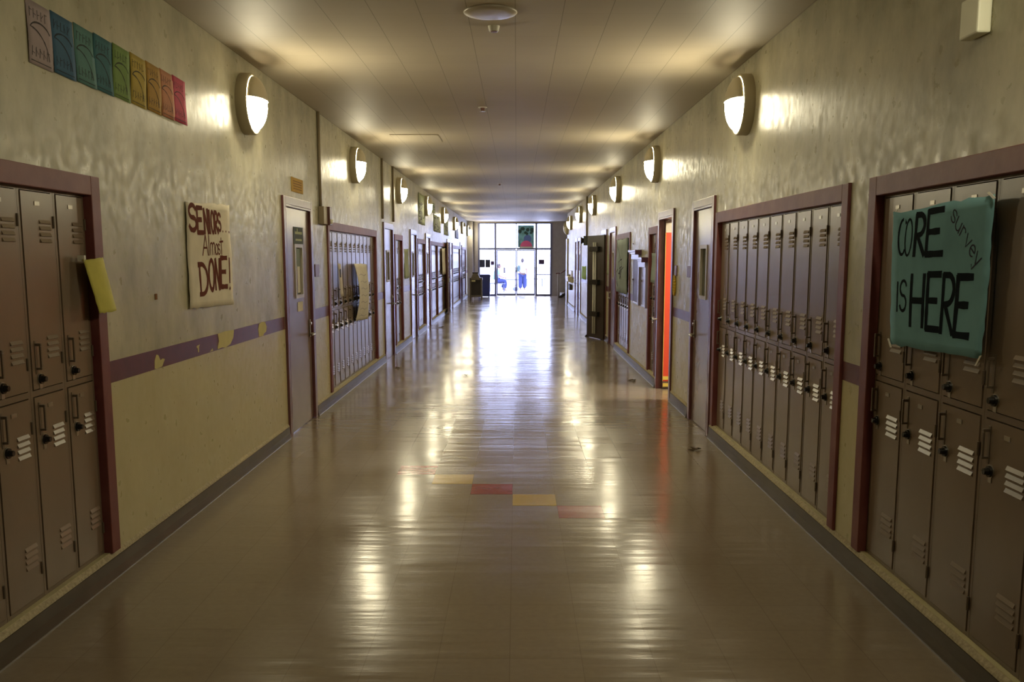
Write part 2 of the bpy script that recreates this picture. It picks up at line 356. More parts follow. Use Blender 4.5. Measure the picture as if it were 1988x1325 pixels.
# ---------------------------------------------------------------- locker banks
def locker_frame(i, side, y0, y1):
    """maroon surround of one recessed bank"""
    s = 1 if side == 'L' else -1; X = XL if side == 'L' else XR
    bm = bmesh.new(); a, b_ = y0 - .09, y1 + .09
    xs = (X - s*.05, X + s*.018)
    bx(bm, *xs, a, y0 + .008, .135, BZ1 + .085); bx(bm, *xs, y1 - .008, b_, .135, BZ1 + .085)
    bx(bm, *xs, y0 + .008, y1 - .008, BZ1 - .012, BZ1 + .085)
    o = mesh_obj('trim_%d' % (i + 20), bm, M['maroon'], bevel=.004)
    tag(o, 'scuffed maroon surround of a recessed locker bank on the %s wall' % ('left' if side == 'L' else 'right'), 'trim', kind='structure')
    bm = bmesh.new(); bx(bm, X - s*.16, X - s*.02, y0, y1, .10, .14)
PROTO = {}
def make_locker(W, label, group):
    t = thing('locker', label, 'locker', group=group)
    H = BZ1 - BZ0 - .005; h = W/2 - .001
    bm = bmesh.new()                                     # carcass and face frame
    bx(bm, -h, h, .0165, .32, 0, H)
    for a, b_ in ((-h, -h+.019), (h-.019, h)): bx(bm, a, b_, -.002, .016, 0, H)
    for a, b_ in ((0, .018), (.925, .952), (H-.018, H)): bx(bm, -h+.019, h-.019, -.002, .016, a, b_)
    mesh_obj('locker_body', bm, M['locker_in'], t)
    for k, (z0, z1) in enumerate(((.022, .920), (.957, H-.023))):
        bm = bmesh.new(); bx(bm, -h+.0235, h-.0235, -.006, .012, z0, z1)
        lz = [(.17, .27), (.68, .77)] if k == 0 else [(1.085, 1.19), (1.61, 1.72)]
        for a, b_ in lz:
            for q in range(4):
                zt = b_ - q*.0285
                prism(bm, [(-.006, zt), (-.0135, zt-.016), (-.006, zt-.019)], .012, .112 + (W-.32)*.4, 'x')
        d = mesh_obj('locker_door', bm, M['locker'], t)
        kz = .72 if k == 0 else 1.0
        kx = -W/2 + .085
        # pull handle
        bm = bmesh.new(); hx = kx - .026; a, b_ = (kz + .055, kz + .165)
        bx(bm, hx-.009, hx+.009, -.009, -.006, a-.03, b_+.012)
        bx(bm, hx-.006, hx+.006, -.034, -.009, b_-.012, b_)
        bx(bm, hx-.006, hx+.006, -.034, -.026, a, b_-.012)
        bx(bm, hx-.006, hx+.006, -.034, -.009, a-.010, a)
        mesh_obj('pull_handle', bm, M['steel_dark'], d, bevel=.002)
        # combination dial on a small escutcheon
        bm = bmesh.new(); cyl(bm, (kx, -.006, kz), (kx, -.010, kz), .027, n=18); bx(bm, kx-.012, kx+.012, -.009, -.006, kz-.045, kz)
        e = mesh_obj('dial_plate', bm, M['steel'], d)
        bm = bmesh.new(); cyl(bm, (kx, -.008, kz), (kx, -.018, kz), .024, .022, n=18); cyl(bm, (kx, -.018, kz), (kx, -.036, kz), .015, .012, n=14)
        mesh_obj('combination_dial', bm, M['dial'], d, smooth=False)
        pz = z1 - .05
        bm = bmesh.new(); bx(bm, -.022, .022, -.0085, -.006, pz-.009, pz+.009)
        mesh_obj('number_plate', bm, M['steel'], d)
        for hz in (z0 + .12, z1 - .13):
            bm = bmesh.new(); cyl(bm, (h-.017, -.008, hz-.028), (h-.017, -.008, hz+.028), .006, n=8)
            mesh_obj('hinge', bm, M['steel_dark'], d)
    return t
ORD = ['first', 'second', 'third', 'fourth', 'fifth', 'sixth', 'seventh', 'eighth', 'ninth', 'tenth', 'eleventh', 'twelfth']
BANKDESC = [
    'nearest left wall bank', 'left bank beyond the first door', 'left bank beyond the second door', 'left bank beyond the third door',
    'left bank beyond the fourth door', 'left bank before the open door', 'left bank beyond the sixth door', 'last left bank before the entrance',
    'nearest right bank with blue poster', 'second right bank before the door', 'narrow bank beside the classroom door', 'right bank under teal paper']
for i, (side, y0, y1, n) in enumerate(BANKS):
    locker_frame(i, side, y0, y1)
    W = (y1 - y0)/n; key = round(W, 2)
    grp = 'lockers in the ' + BANKDESC[i]
    for k in range(n):
        yc = y0 + (k + .5)*W
        loc, rz = on_wall(side, yc, BZ0, -.030)
        lab = 'taupe two-door locker, %s from near end of %s' % (ORD[k], BANKDESC[i])
        far = y0 > 26
        if key not in PROTO:
            t = make_locker(W, lab, grp); PROTO[key] = t; t.location = loc; t.rotation_euler = (0, 0, rz)
        else:
            dup(PROTO[key], lab, loc, rz, grp)

# ---------------------------------------------------------------- doors
def lever(parent, x, z, s):
    bm = bmesh.new(); bx(bm, x-.022, x+.022, -.006, 0, z-.03, z+.15)
    e = mesh_obj('lock_plate', bm, M['steel'], parent, bevel=.002)
    bm = bmesh.new(); cyl(bm, (x, -.006, z), (x, -.055, z), .014); tube(bm, [(x, -.05, z), (x - s*.04, -.055, z), (x - s*.13, -.052, z-.004)], .010)
    cyl(bm, (x, -.004, z+.11), (x, -.020, z+.11), .016)
    mesh_obj('door_handle', bm, M['steel'], parent, smooth=True)
def make_door(i, side, y0, y1, style):
    desc = {'L1': 'taupe door with papered window and maroon frame on the left wall', 'R1': 'taupe door with narrow window on the right wall',
            'plain': 'taupe corridor door in a maroon frame', 'open': 'corridor door standing open against the left wall',
            'classroom': 'classroom doorway with its door opened inward', 'brown': 'brown door with a yellow-lit window on the right wall',
            'fire': 'doorway with a dark fire door folded out into the corridor'}[style]
    W = y1 - y0
    loc, rz = on_wall(side, (y0+y1)/2, 0)
    d = thing('door_%d' % i, desc, 'door', loc, rz, kind='structure')
    h = W/2
    bm = bmesh.new()
    for s in (-1, 1):
        bx(bm, s*h, s*(h+.075), -.022, 0, 0, DZ+.075)
        bx(bm, s*h, s*(h-.022), -.022, .16, 0, DZ)
        bx(bm, s*(h-.022), s*(h-.034), .052, .075, 0, DZ)
    bx(bm, -h, h, -.022, 0, DZ, DZ+.075); bx(bm, -h+.022, h-.022, -.022, .16, DZ-.022, DZ)
    bx(bm, -h+.022, h-.022, .052, .075, DZ-.034, DZ-.022)
    mesh_obj('door_frame', bm, M['door_frame'], d, bevel=.004)
    lw = W - .05
    if style == 'open' or style == 'fire' or style == 'classroom':
        return d
    leafm = M['door_brown'] if style == 'brown' else M['door']
    wx0, wx1, wz0, wz1 = (-.13, .20, 1.29, 1.82) if style == 'L1' else (-.17, .17, 1.28, 1.81)
    ya, yb = .006, .050
    bm = bmesh.new()
    bx(bm, -lw/2, wx0, ya, yb, .008, DZ-.026); bx(bm, wx1, lw/2, ya, yb, .008, DZ-.026)
    bx(bm, wx0, wx1, ya, yb, .008, wz0); bx(bm, wx0, wx1, ya, yb, wz1, DZ-.026)
    leaf = mesh_obj('door_leaf', bm, leafm, d)
    bm = bmesh.new(); f = .035
    bx(bm, wx0, wx0+f, -.003, .053, wz0, wz1); bx(bm, wx1-f, wx1, -.003, .053, wz0, wz1)
    bx(bm, wx0+f, wx1-f, -.003, .053, wz0, wz0+f); bx(bm, wx0+f, wx1-f, -.003, .053, wz1-f, wz1)
    mesh_obj('window_frame', bm, M['win_frame'], leaf)
    gm = M['lit_glass'] if style == 'brown' else M['glass_dark']
    box_obj('window_pane', (wx0+f, wx1-f, .024, .032, wz0+f, wz1-f), gm, leaf)
    hs = 1 if side == 'L' else -1                       # the latch is at the far side
    lever(leaf, hs*(h-.10), .90, hs)
    for hz in (.34, 1.14, 1.93):
        bm = bmesh.new(); cyl(bm, (-hs*(h-.018), -.006, hz-.06), (-hs*(h-.018), -.006, hz+.06), .009, n=8)
        bx(bm, -hs*(h-.018), -hs*(h-.045), .001, .006, hz-.055, hz+.055)
        mesh_obj('hinge', bm, M['steel_dark'], leaf)
    if style == 'L1':
        box_obj('window_paper', (.035, wx1-f-.02, .020, .024, 1.34, 1.60), M['white'], leaf)['label'] = 'white sheet behind the window pane'
        box_obj('window_paper', (wx0+f, .03, .020, .024, 1.40, 1.58), M['plate_purple'], leaf)['label'] = 'reddish sheet behind the window pane'
        box_obj('window_paper', (wx0+f, wx1-f, .020, .024, 1.60, 1.775), M['teal_paper'], leaf)['label'] = 'dull green sheet behind the window pane'
    return d
M['lit_glass'] = mat('yellow_lit_pane', (.45, .30, .10), .2)  # yellow light in the window, put into the pane colour
DO = []
for i, dd in enumerate(DOORS): DO.append(make_door(i+1, *dd))
def swung_leaf(door, side, hinge_y, ang, w_, m, name='door_leaf', rods=False):
    """leaf hinged at hinge_y, its free edge reaching out into the corridor"""
    X = XL if side == 'L' else XR; s = 1 if side == 'L' else -1
    bm = bmesh.new(); bx(bm, 0, w_, -.022, .022, .012, 2.14)
    o = mesh_obj(name, bm, m, None, bevel=.003)
    o.location = (X + s*.035, hinge_y, 0); o.rotation_euler = (0, 0, ang)
    return o

# left open leaf, folded back towards the viewer
def parent_keep(o, p):
    o.parent = p; p_m = Matrix.Translation(p.location) @ Matrix.Rotation(p.rotation_euler.z, 4, 'Z')
    o.matrix_parent_inverse = p_m.inverted()
lf = swung_leaf(None, 'L', 28.72, math.radians(-90 + 4), .9, M['door']); parent_keep(lf, DO[4])
bm = bmesh.new(); bx(bm, .06, .84, .022, .05, .98, 1.03); bx(bm, .06, .10, .022, .06, .96, 1.05); bx(bm, .80, .84, .022, .06, .96, 1.05)
mesh_obj('push_bar', bm, M['steel'], lf)
# dark fire door folded out on the right wall
lf = swung_leaf(None, 'R', 18.98, math.radians(90 + 17), .92, M['door_dark']); parent_keep(lf, DO[10])
bm = bmesh.new()
cyl(bm, (.50, .045, .10), (.50, .045, 2.0), .022, n=12); cyl(bm, (.40, .045, .10), (.40, .045, 2.0), .014, n=10)
mesh_obj('vertical_rod', bm, M['white'], lf, smooth=True)['label'] = 'pale steel latch rod running the height of the door'
for z in (.52, 1.18, 1.86):
    bm = bmesh.new(); bx(bm, .20, .66, .022, .085, z-.05, z+.05); mesh_obj('rod_bracket', bm, M['dial'], lf)
bm = bmesh.new(); prism(bm, [(.90, 0), (1.02, 0), (.90, .05)], -.03, .03, 'y'); st_ = mesh_obj('door_stop', bm, M['dial'], lf)
# classroom door: frame, leaf swung into the lit room, its face papered orange red
cd = DO[8]
bm = bmesh.new(); bx(bm, XR+.058, XR+1.0, 11.876, 11.914, .012, 2.14); lf = mesh_obj('door_leaf', bm, M['door'], None); parent_keep(lf, cd)
bm = bmesh.new(); bx(bm, XR+.060, XR+.96, 11.872, 11.8755, .10, 2.00); pp = mesh_obj('paper_cover', bm, M['orange_red'], None); parent_keep(pp, cd); pp['label'] = 'orange red paper covering the opened door'
pp2 = box_obj('paper_border', (XR+.0575, XR+.0625, 11.868, 11.8718, .10, 2.00), M['bright_yellow']); parent_keep(pp2, cd)
for z in (.03, .12):
    q = box_obj('paper_band', (XR+.063, XR+.96, 11.868, 11.8718, z, z+.045), M['bright_yellow']); parent_keep(q, cd)
q = box_obj('paper_top', (XR+.060, XR+.96, 11.868, 11.8755, 2.001, 2.12), M['paper']); parent_keep(q, cd)
lv = bmesh.new(); cyl(lv, (-.50, -.022, .90), (-.50, -.075, .90), .012); cyl(lv, (-.53, -.07, .90), (-.42, -.07, .90), .010)
mesh_obj('latch_handle', lv, M['steel'], cd)
# the room behind it
bm = bmesh.new(); rx0, rx1, ry0, ry1 = XR+.16, XR+3.2, 10.0, 14.0
bx(bm, rx1, rx1+.1, ry0, ry1, 0, 2.9); bx(bm, rx0, rx1, ry1, ry1+.1, 0, 2.9); bx(bm, rx0, rx1, ry0-.1, ry0, 0, 2.9)
bx(bm, rx0, rx1, ry0, ry1, 2.9, 3.0)
tag(mesh_obj('wall_classroom', bm, M['room']), 'pale walls of the classroom behind the open door', 'wall', kind='structure')
tag(box_obj('floor_classroom', (5.2, 5.21, 10, 14, -.1, 0), M['floor']), 'edge of the classroom floor', 'floor', kind='structure')
t = thing('added_light', 'unseen light panel added inside the classroom to brighten the papered door', 'added light', (XR+1.3, 10.9, 2.86))  # added lamp, out of view, to light the orange red paper
box_obj('light_housing', (-.32, .32, -.32, .32, .0, .04), M['white'], t)
M['panel'] = mat('added_light_panel', (.9, .9, .85), .5, emit=(1, .92, .78), estr=95)
box_obj('diffuser', (-.29, .29, -.29, .29, -.012, .0), M['panel'], t)

def side_room(name, xa, xb, y0, y1, label):
    """closed dim room behind a doorway"""
    bm = bmesh.new(); lo, hi = min(xa, xb), max(xa, xb)
    far_ = (hi, hi+.1) if xb > xa else (lo-.1, lo)
    bx(bm, *far_, y0-.1, y1+.1, 0, 2.9); bx(bm, lo, hi, y1, y1+.1, 0, 2.9); bx(bm, lo, hi, y0-.1, y0, 0, 2.9); bx(bm, lo, hi, y0, y1, 2.9, 3.0); bx(bm, lo, hi, y0, y1, -.11, -.001)
    tag(mesh_obj(name, bm, M['room']), label, 'wall', kind='structure')
side_room('wall_left_room', XL-.165, XL-2.6, 28.5, 31.3, 'plain walls of the dim room behind the open left door')
side_room('wall_right_room', XR+.165, XR+2.6, 18.6, 20.6, 'plain walls of the dim room behind the fire door')

# ---------------------------------------------------------------- wall sconces
def make_sconce(label, lit=True):
    t = thing('wall_sconce', label, 'wall lamp', group='round sconces along both walls')
    R, n = .235, 40
    bm = bmesh.new()                                     # ring
    prof = [(R, 0), (R, -.078), (R-.008, -.086), (R-.020, -.086), (R-.026, -.078), (R-.026, -.01)]
    rings = [[bm.verts.new((r*math.cos(a), y, r*math.sin(a))) for a in [2*math.pi*i/n for i in range(n)]] for r, y in prof]
    for A, B in zip(rings, rings[1:]):
        for i in range(n): bm.faces.new((A[i], A[(i+1) % n], B[(i+1) % n], B[i]))
    mesh_obj('lamp_ring', bm, M['metal_ring'], t, smooth=True)
    def dome(r0, depth, ybase, a_fn=None, zcut=None, keep='below', m=10, nn=40):
        bm = bmesh.new(); rings = []
        for j in range(m+1):
            ph = (math.pi/2)*j/m; r = r0*math.cos(ph); y = ybase - depth*math.sin(ph)
            if j == m: rings.append([bm.verts.new((0, y, 0))]); continue
            rings.append([bm.verts.new((r*math.cos(a), y, r*math.sin(a))) for a in [2*math.pi*i/nn for i in range(nn)]])
        for A, B in zip(rings, rings[1:]):
            for i in range(nn):
                if len(B) == 1: bm.faces.new((A[i], A[(i+1) % nn], B[0]))
                else: bm.faces.new((A[i], A[(i+1) % nn], B[(i+1) % nn], B[i]))
        if zcut is not None:
            bmesh.ops.bisect_plane(bm, geom=bm.verts[:]+bm.edges[:]+bm.faces[:], plane_co=(0, 0, zcut), plane_no=(0, 0, 1), clear_outer=(keep == 'below'), clear_inner=(keep == 'above'))
        return bm
    mesh_obj('lamp_glass', dome(.205, .105, -.070), M['lampglass'] if lit else M['white'], t, smooth=True)
    o = mesh_obj('lamp_shade', dome(.2110, .094, -.0875, zcut=.03, keep='above'), M['metal_ring'], t, smooth=True)
    md = o.modifiers.new('thickness', 'SOLIDIFY'); md.thickness = .003; md.offset = 0
    o['label'] = 'half-round metal hood over the upper glass'
    return t
LY = [2.75, 7.50, 12.35, 17.0, 22.0, 27.0, 31.8, 36.3, 40.2]
RY = [2.75, 7.55, 12.25, 16.75, 21.8, 26.4, 31.0, 33.3]
ln = ['just outside the frame above the nearest lockers', 'between the rainbow sheets and the conduit', 'above the far end of the long bank', 'beyond two thin pipes', 'among the hanging posters', 'past the posters', 'sixth from the viewer', 'seventh from the viewer', 'last one, beside the entrance']
proto = None
for side, ys in (('L', LY), ('R', RY)):
    for k, y in enumerate(ys):
        z = 2.885 - (.06 if y > 30 else 0)
        if k == 0 and side == 'L': continue             # none found on the left before the rainbow row
        loc, rz = on_wall(side, y, z)
        lab = ('lit round sconce on the left wall, ' + ln[k]) if side == 'L' else 'lit round sconce on the right wall, %s in the row from the viewer' % ORD[k]
        if side == 'R' and k == 7:
            t = make_sconce('unlit dark round sconce at the far end of the right wall', lit=False); t.location = (loc[0], loc[1], 2.72); t.rotation_euler = (0, 0, rz); continue
        if proto is None: proto = make_sconce(lab); proto.location = loc; proto.rotation_euler = (0, 0, rz)
        else: dup(proto, lab, loc, rz)

# ---------------------------------------------------------------- hand-drawn lettering
def arc(cx, cy, rx, ry, a0, a1, n=12): return [(cx + rx*math.cos(math.radians(a0+(a1-a0)*i/n)), cy + ry*math.sin(math.radians(a0+(a1-a0)*i/n))) for i in range(n+1)]
G = {
 'S': [arc(.5, .75, .42, .24, 20, 270) + arc(.5, .27, .44, .25, 90, -160)[1:]],
 'E': [[(.1, 0), (.1, 1)], [(.1, 1), (.95, 1)], [(.1, .52), (.75, .52)], [(.1, 0), (.98, 0)]],
 'N': [[(.1, 0), (.12, 1)], [(.12, 1), (.88, 0)], [(.88, 0), (.9, 1)]],
 'I': [[(.5, 0), (.5, 1)]],
 'O': [arc(.5, .5, .4, .5, 90, 450, 20)],
 'R': [[(.12, 0), (.12, 1)], [(.12, 1)] + arc(.45, .75, .42, .25, 80, -80, 8) + [(.15, .48)], [(.3, .48), (.95, 0)]],
 'A': [[(.05, 0), (.5, 1)], [(.5, 1), (.95, 0)], [(.22, .36), (.78, .36)]],
 'l': [[(.5, 0), (.5, 1)]],
 'm': [[(.08, 0), (.08, .6)], [(.08, .45)] + arc(.29, .45, .2, .18, 160, 0, 6) + [(.5, 0)], [(.5, .45)] + arc(.71, .45, .2, .18, 160, 0, 6) + [(.92, 0)]],
 'o': [arc(.5, .3, .4, .3, 90, 450, 14)],
 's': [arc(.5, .45, .36, .15, 20, 270, 8) + arc(.5, .16, .38, .15, 90, -160, 8)[1:]],
 't': [[(.5, 0), (.5, .95)], [(.1, .72), (.95, .76)]],
 'D': [[(.12, 0), (.12, 1)], [(.0, .98)] + arc(.25, .5, .68, .5, 80, -80, 12) + [(.02, .0)]],
 '!': [[(.5, .25), (.5, 1)], [(.45, .04), (.55, .08)]],
 '.': [[(.4, .02), (.6, .03)]],
 'C': [arc(.55, .5, .45, .5, 50, 310, 16)],
 'H': [[(.08, 0), (.08, 1)], [(.92, 0), (.92, 1)], [(.08, .5), (.92, .5)]],
 'i': [[(.5, 0), (.5, .68)], [(.48, .86), (.55, .88)]],
 'u': [[(.1, .6)] + arc(.5, .25, .38, .25, 180, 360, 8) + [(.88, .6), (.9, 0)]],
 'r': [[(.2, 0), (.2, .6)], [(.2, .4)] + arc(.5, .42, .3, .16, 150, 20, 6)],
 'v': [[(.1, .6), (.5, 0), (.9, .62)]],
 'e': [[(.12, .3), (.86, .33)] + arc(.5, .3, .38, .28, 10, 320, 12)],
 'y': [[(.1, .6), (.5, .05)], [(.9, .62), (.35, -.35), (.1, -.2)]],
}
def ribbon(bm, pts, w_, M2, jitter=0):
    """marker stroke through 2-d points (metres), mapped onto the sheet by M2"""
    P = []
    for a, b_ in zip(pts, pts[1:]):
        n = max(1, int(math.hypot(b_[0]-a[0], b_[1]-a[1])/.03))
        for i in range(n): P.append((a[0] + (b_[0]-a[0])*i/n, a[1] + (b_[1]-a[1])*i/n))
    P.append(pts[-1])
    L_, R_ = [], []
    for i, p in enumerate(P):
        q0, q1 = P[max(0, i-1)], P[min(len(P)-1, i+1)]
        dx, dy = q1[0]-q0[0], q1[1]-q0[1]; d = math.hypot(dx, dy) or 1; dx, dy = dx/d, dy/d
        ww = w_/2*(1 + random.uniform(-jitter, jitter)); e = -w_*.3 if i == 0 else (w_*.3 if i == len(P)-1 else 0)
        L_.append(bm.verts.new(M2(p[0]-dy*ww+dx*e, p[1]+dx*ww+dy*e))); R_.append(bm.verts.new(M2(p[0]+dy*ww+dx*e, p[1]-dx*ww+dy*e)))
    for i in range(len(P)-1): bm.faces.new((L_[i], R_[i], R_[i+1], L_[i+1]))
class Sheet:
    """a paper sheet: corners in local (x, z) [tl, tr, br, bl], relief function y(u, v)"""
    def __init__(s, corners, relief=lambda u, v: -.004):
        s.c = corners; s.r = relief
        s.w = (abs(corners[1][0]-corners[0][0]) + abs(corners[2][0]-corners[3][0]))/2
        s.h = (abs(corners[0][1]-corners[3][1]) + abs(corners[1][1]-corners[2][1]))/2
    def at(s, u, v, off=0):
        tl, tr, br, bl = s.c
        x = (tl[0]*(1-u)+tr[0]*u)*v + (bl[0]*(1-u)+br[0]*u)*(1-v)
        z = (tl[1]*(1-u)+tr[1]*u)*v + (bl[1]*(1-u)+br[1]*u)*(1-v)
        return (x, s.r(u, v) - off, z)
    def mesh(s, name, m, parent, nu=14, nv=16, edge=.0):
        bm = bmesh.new()
        rnd = random.Random(3)
        V = [[bm.verts.new(s.at(i/nu, j/nv)) for i in range(nu+1)] for j in range(nv+1)]
        for j in range(nv+1):
            for i in (0, nu): V[j][i].co.x += rnd.uniform(-edge, edge)
        for i in range(nu+1):
            for j in (0, nv): V[j][i].co.z += rnd.uniform(-edge, edge)
        for j in range(nv):
            for i in range(nu): bm.faces.new((V[j][i], V[j][i+1], V[j+1][i+1], V[j+1][i]))
        o = mesh_obj(name, bm, m, parent, smooth=True)
        md = o.modifiers.new('thickness', 'SOLIDIFY'); md.thickness = .0008; md.offset = 1 if False else 0
        return o
    def glyph(s, bm, ch, u0, u1, v0, v1, w_, slant=0):
        def M2(x, y): return s.at(x/s.w, y/s.h, .0016)
        for st_ in G[ch]:
            pts = [((u0+(u1-u0)*(px + slant*py))*s.w, (v0+(v1-v0)*py)*s.h) for px, py in st_]
            ribbon(bm, pts, w_, M2, .12)
    def lettering(s, name, items, m, parent):
        bm = bmesh.new()
        for it in items: s.glyph(bm, *it)
        return mesh_obj(name, bm, m, parent)
def sheet_thing(name, label, cat, side, yc, zc, off=.001, **k):
    loc, rz = on_wall(side, yc, zc, off); return thing(name, label, cat, loc, rz, **k)

# SENIORS... Almost DONE!
t = sheet_thing('paper_poster', 'cream paper poster reading SENIORS Almost DONE in brown marker', 'poster', 'L', 6.52, 1.70)
wav = lambda u, v: -.004 - .007*abs(math.sin(3*u+1.2))*(1-v) - .0025*(1+math.sin(9*v+4*u))
sh = Sheet([(-.45, .345), (.47, .375), (.475, -.365), (-.47, -.345)], wav)
sh.mesh('paper_sheet', M['paper'], t, edge=.006)
w1 = .034
sh.lettering('lettering', [('S', .04, .21, .735, .98, w1), ('E', .21, .345, .72, .955, w1), ('N', .365, .47, .72, .94, w1), ('I', .465, .53, .72, .93, w1), ('O', .53, .615, .72, .925, w1-.006),
    ('R', .62, .70, .72, .92, w1-.004), ('S', .70, .775, .74, .91, w1-.010), ('.', .78, .84, .735, .80, .014), ('.', .86, .92, .735, .8, .014), ('.', .94, 1.0, .73, .8, .014),
    ('A', .31, .44, .505, .70, .014), ('l', .42, .49, .505, .69, .014), ('m', .48, .60, .51, .69, .013), ('o', .60, .67, .51, .68, .012), ('s', .66, .72, .51, .68, .012), ('t', .70, .80, .51, .68, .013),
    ('D', .21, .42, .13, .42, w1), ('O', .425, .575, .165, .455, w1), ('N', .58, .70, .17, .46, w1), ('E', .705, .87, .19, .475, w1), ('!', .87, .98, .15, .47, .022)], M['ink_brown'], t)

# CORE survey IS HERE
t = sheet_thing('paper_poster', 'blue paper poster reading CORE survey IS HERE, taped over the nearest right lockers', 'poster', 'R', 4.01, 1.60, off=.026)
wav2 = lambda u, v: -.004 - .006*math.sin(5*u+.5)*math.sin(4*v) - .018*max(0, .12-u)*6*v
sh = Sheet([(-.46, .300), (.46, .325), (.435, -.305), (-.435, -.325)], wav2)
sh.mesh('paper_sheet', M['paper_blue'], t, edge=.006)
w1 = .021
sh.lettering('lettering', [('C', .055, .15, .68, .94, .014), ('O', .125, .225, .67, .935, .011), ('R', .24, .37, .67, .955, .027), ('E', .37, .56, .67, .965, .028),
    ('I', .05, .12, .26, .475, .013), ('S', .11, .20, .26, .49, .014), ('H', .24, .405, .165, .525, .028), ('E', .42, .565, .155, .53, .028), ('R', .575, .71, .14, .525, .026), ('E', .71, .865, .135, .51, .031)], M['ink_dark'], t)
bm = bmesh.new()
for i, ch in enumerate('survey'):
    gx, gz = .615 + i*.046, .905 - i*.058
    def M2(x, y): return sh.at(x/sh.w, y/sh.h, .0016)
    ca, sa = math.cos(math.radians(-42)), math.sin(math.radians(-42))
    for st_ in G[ch]:
        pts = []
        for px, py in st_:
            lx, ly = px*.055, py*.085
            pts.append((gx*sh.w + lx*ca - ly*sa, gz*sh.h + lx*sa + ly*ca))
        ribbon(bm, pts, .006, M2, .1)
mesh_obj('small_lettering', bm, M['ink_faint'], t)['label'] = 'thin slanted handwriting'
bm = bmesh.new()
for cx_, cz_, a in ((-.44, .30, .6), (.445, .32, -.5), (.43, -.31, .9), (-.43, -.32, -.8)):
    dx, dz = .028*math.cos(a), .028*math.sin(a)
    prism(bm, [(cx_-dx-.008, cz_-dz), (cx_+dx-.008, cz_+dz), (cx_+dx+.008, cz_+dz+.004), (cx_-dx+.008, cz_-dz+.004)], -.012, -.010, 'y')
mesh_obj('tape_strip', bm, M['white'], t)

# rainbow sheets high on the left wall
RB = [('lilac grey', (.36, .29, .29), 4.215), ('deep blue', (.045, .12, .20), 4.435), ('sea green', (.09, .21, .19), 4.66), ('dark teal', (.04, .14, .16), 4.865), ('leaf green', (.17, .27, .07), 5.085),
      ('golden yellow', (.42, .31, .05), 5.31), ('ochre orange', (.42, .24, .04), 5.535), ('salmon orange', (.52, .22, .11), 5.75), ('hot pink', (.52, .06, .11), 5.955)]
for i, (nm, col, y0) in enumerate(RB):
    wd = .215 if i < 8 else .225
    t = sheet_thing('paper_sheet_sign', '%s paper sheet with printed arcs, in the rainbow row high on the left wall' % nm, 'poster', 'L', y0 + wd/2, 2.675, group='rainbow row of printed sheets')
    sh = Sheet([(-wd/2, .145), (wd/2, .138), (wd/2, -.138), (-wd/2, -.132)], lambda u, v: -.003 - .003*math.sin(4*v+i))
    sh.mesh('sheet', mat('sheet_%s' % nm.replace(' ', '_'), col, .85, noise=.08, nscale=12), t, 6, 8)
    bm = bmesh.new()
    def M2(x, y): return sh.at(x/sh.w, y/sh.h, .001)
    for pts, w_ in ([(arc(.5, .52, .42, .17, 160, 20, 10), .007)], [(arc(.1, .05, .85, .50, 85, 5, 12), .008)])[0:0] or [(arc(.5, .52, .42, .17, 160, 20, 10), .007), (arc(.12, .08, .72, .50, 88, 8, 12), .007)]:
        ribbon(bm, [(a*sh.w, b_*sh.h) for a, b_ in pts], w_, M2, .3)
    ribbon(bm, [(.08*sh.w, .06*sh.h), (.9*sh.w, .06*sh.h)], .004, M2, .2)
    rr = random.Random(i)
    for q in range(5):                                   # row of blocky print at the top and bottom
        for base in (.74, .14):
            x0 = (.12 + q*.155)*sh.w; z0 = base*sh.h
            ribbon(bm, [(x0, z0), (x0 + .004, z0 + .14*sh.h)], .005, M2); ribbon(bm, [(x0, z0 + .14*sh.h*rr.random()), (x0 + .022, z0 + .14*sh.h*rr.random())], .003, M2)
    mesh_obj('print', bm, mat('print_%d' % i, tuple(c*.12 for c in col), .8), t)

# yellow folded sheet hanging off the near left lockers
t = sheet_thing('paper_sheet_sign', 'yellow paper hanging off the edge of the nearest left locker', 'paper', 'L', 4.66, 1.55, off=-.02)
sh = Sheet([(-.10, .13), (.12, .14), (.11, -.13), (-.085, -.135)], lambda u, v: -.045 - .06*(1-v)**1.0 - .05*u*(1-u)*2)
sh.mesh('sheet', M['paper_yellow'], t, edge=.003)
bm = bmesh.new(); prism(bm, [(-.095, .12), (-.080, .12), (-.080, .150), (-.095, .150)], -.050, -.016, 'y'); mesh_obj('tape_strip', bm, M['white'], t)

# small things on the left wall
t = sheet_thing('door_sign', 'small orange card sign above the first left door', 'sign', 'L', 9.21, 2.385)
box_obj('card', (-.235, .235, -.006, 0, -.068, .068), M['orange_paper'], t)
bm = bmesh.new()
for z in (.035, .012, -.012, -.036): bx(bm, -.17, .17, -.0068, -.006, z-.004, z+.004)
mesh_obj('print', bm, mat('ochre_print', (.25, .13, .03), .8), t)
t = sheet_thing('door_notice', 'dark green printed notice above the window of the first left door', 'notice', 'L', 9.225, 1.90, off=-.005)
box_obj('card', (-.20, .20, -.003, 0, -.085, .085), mat('dark_green_card', (.055, .075, .065), .7), t)
bm = bmesh.new(); bx(bm, -.15, .15, -.0036, -.003, .015, .04); bx(bm, -.13, .13, -.0036, -.003, -.05, -.03); cyl(bm, (-.05, -.003, .055), (-.05, -.0036, .055), .02); mesh_obj('print', bm, M['green_paper'], t)
t = sheet_thing('note', 'small cream note below the window of the first left door', 'note', 'L', 9.22, 1.205, off=-.005)
box_obj('card', (-.105, .105, -.003, 0, -.047, .047), M['paper'], t)
tag(box_obj('plaster_gouge', (XL, XL+.004, 5.50, 5.535, 1.44, 1.475), mat('rust_spot', (.20, .08, .02), .8), bevel=.001), 'small rust brown spot on the left wall beside the poster', 'stain')
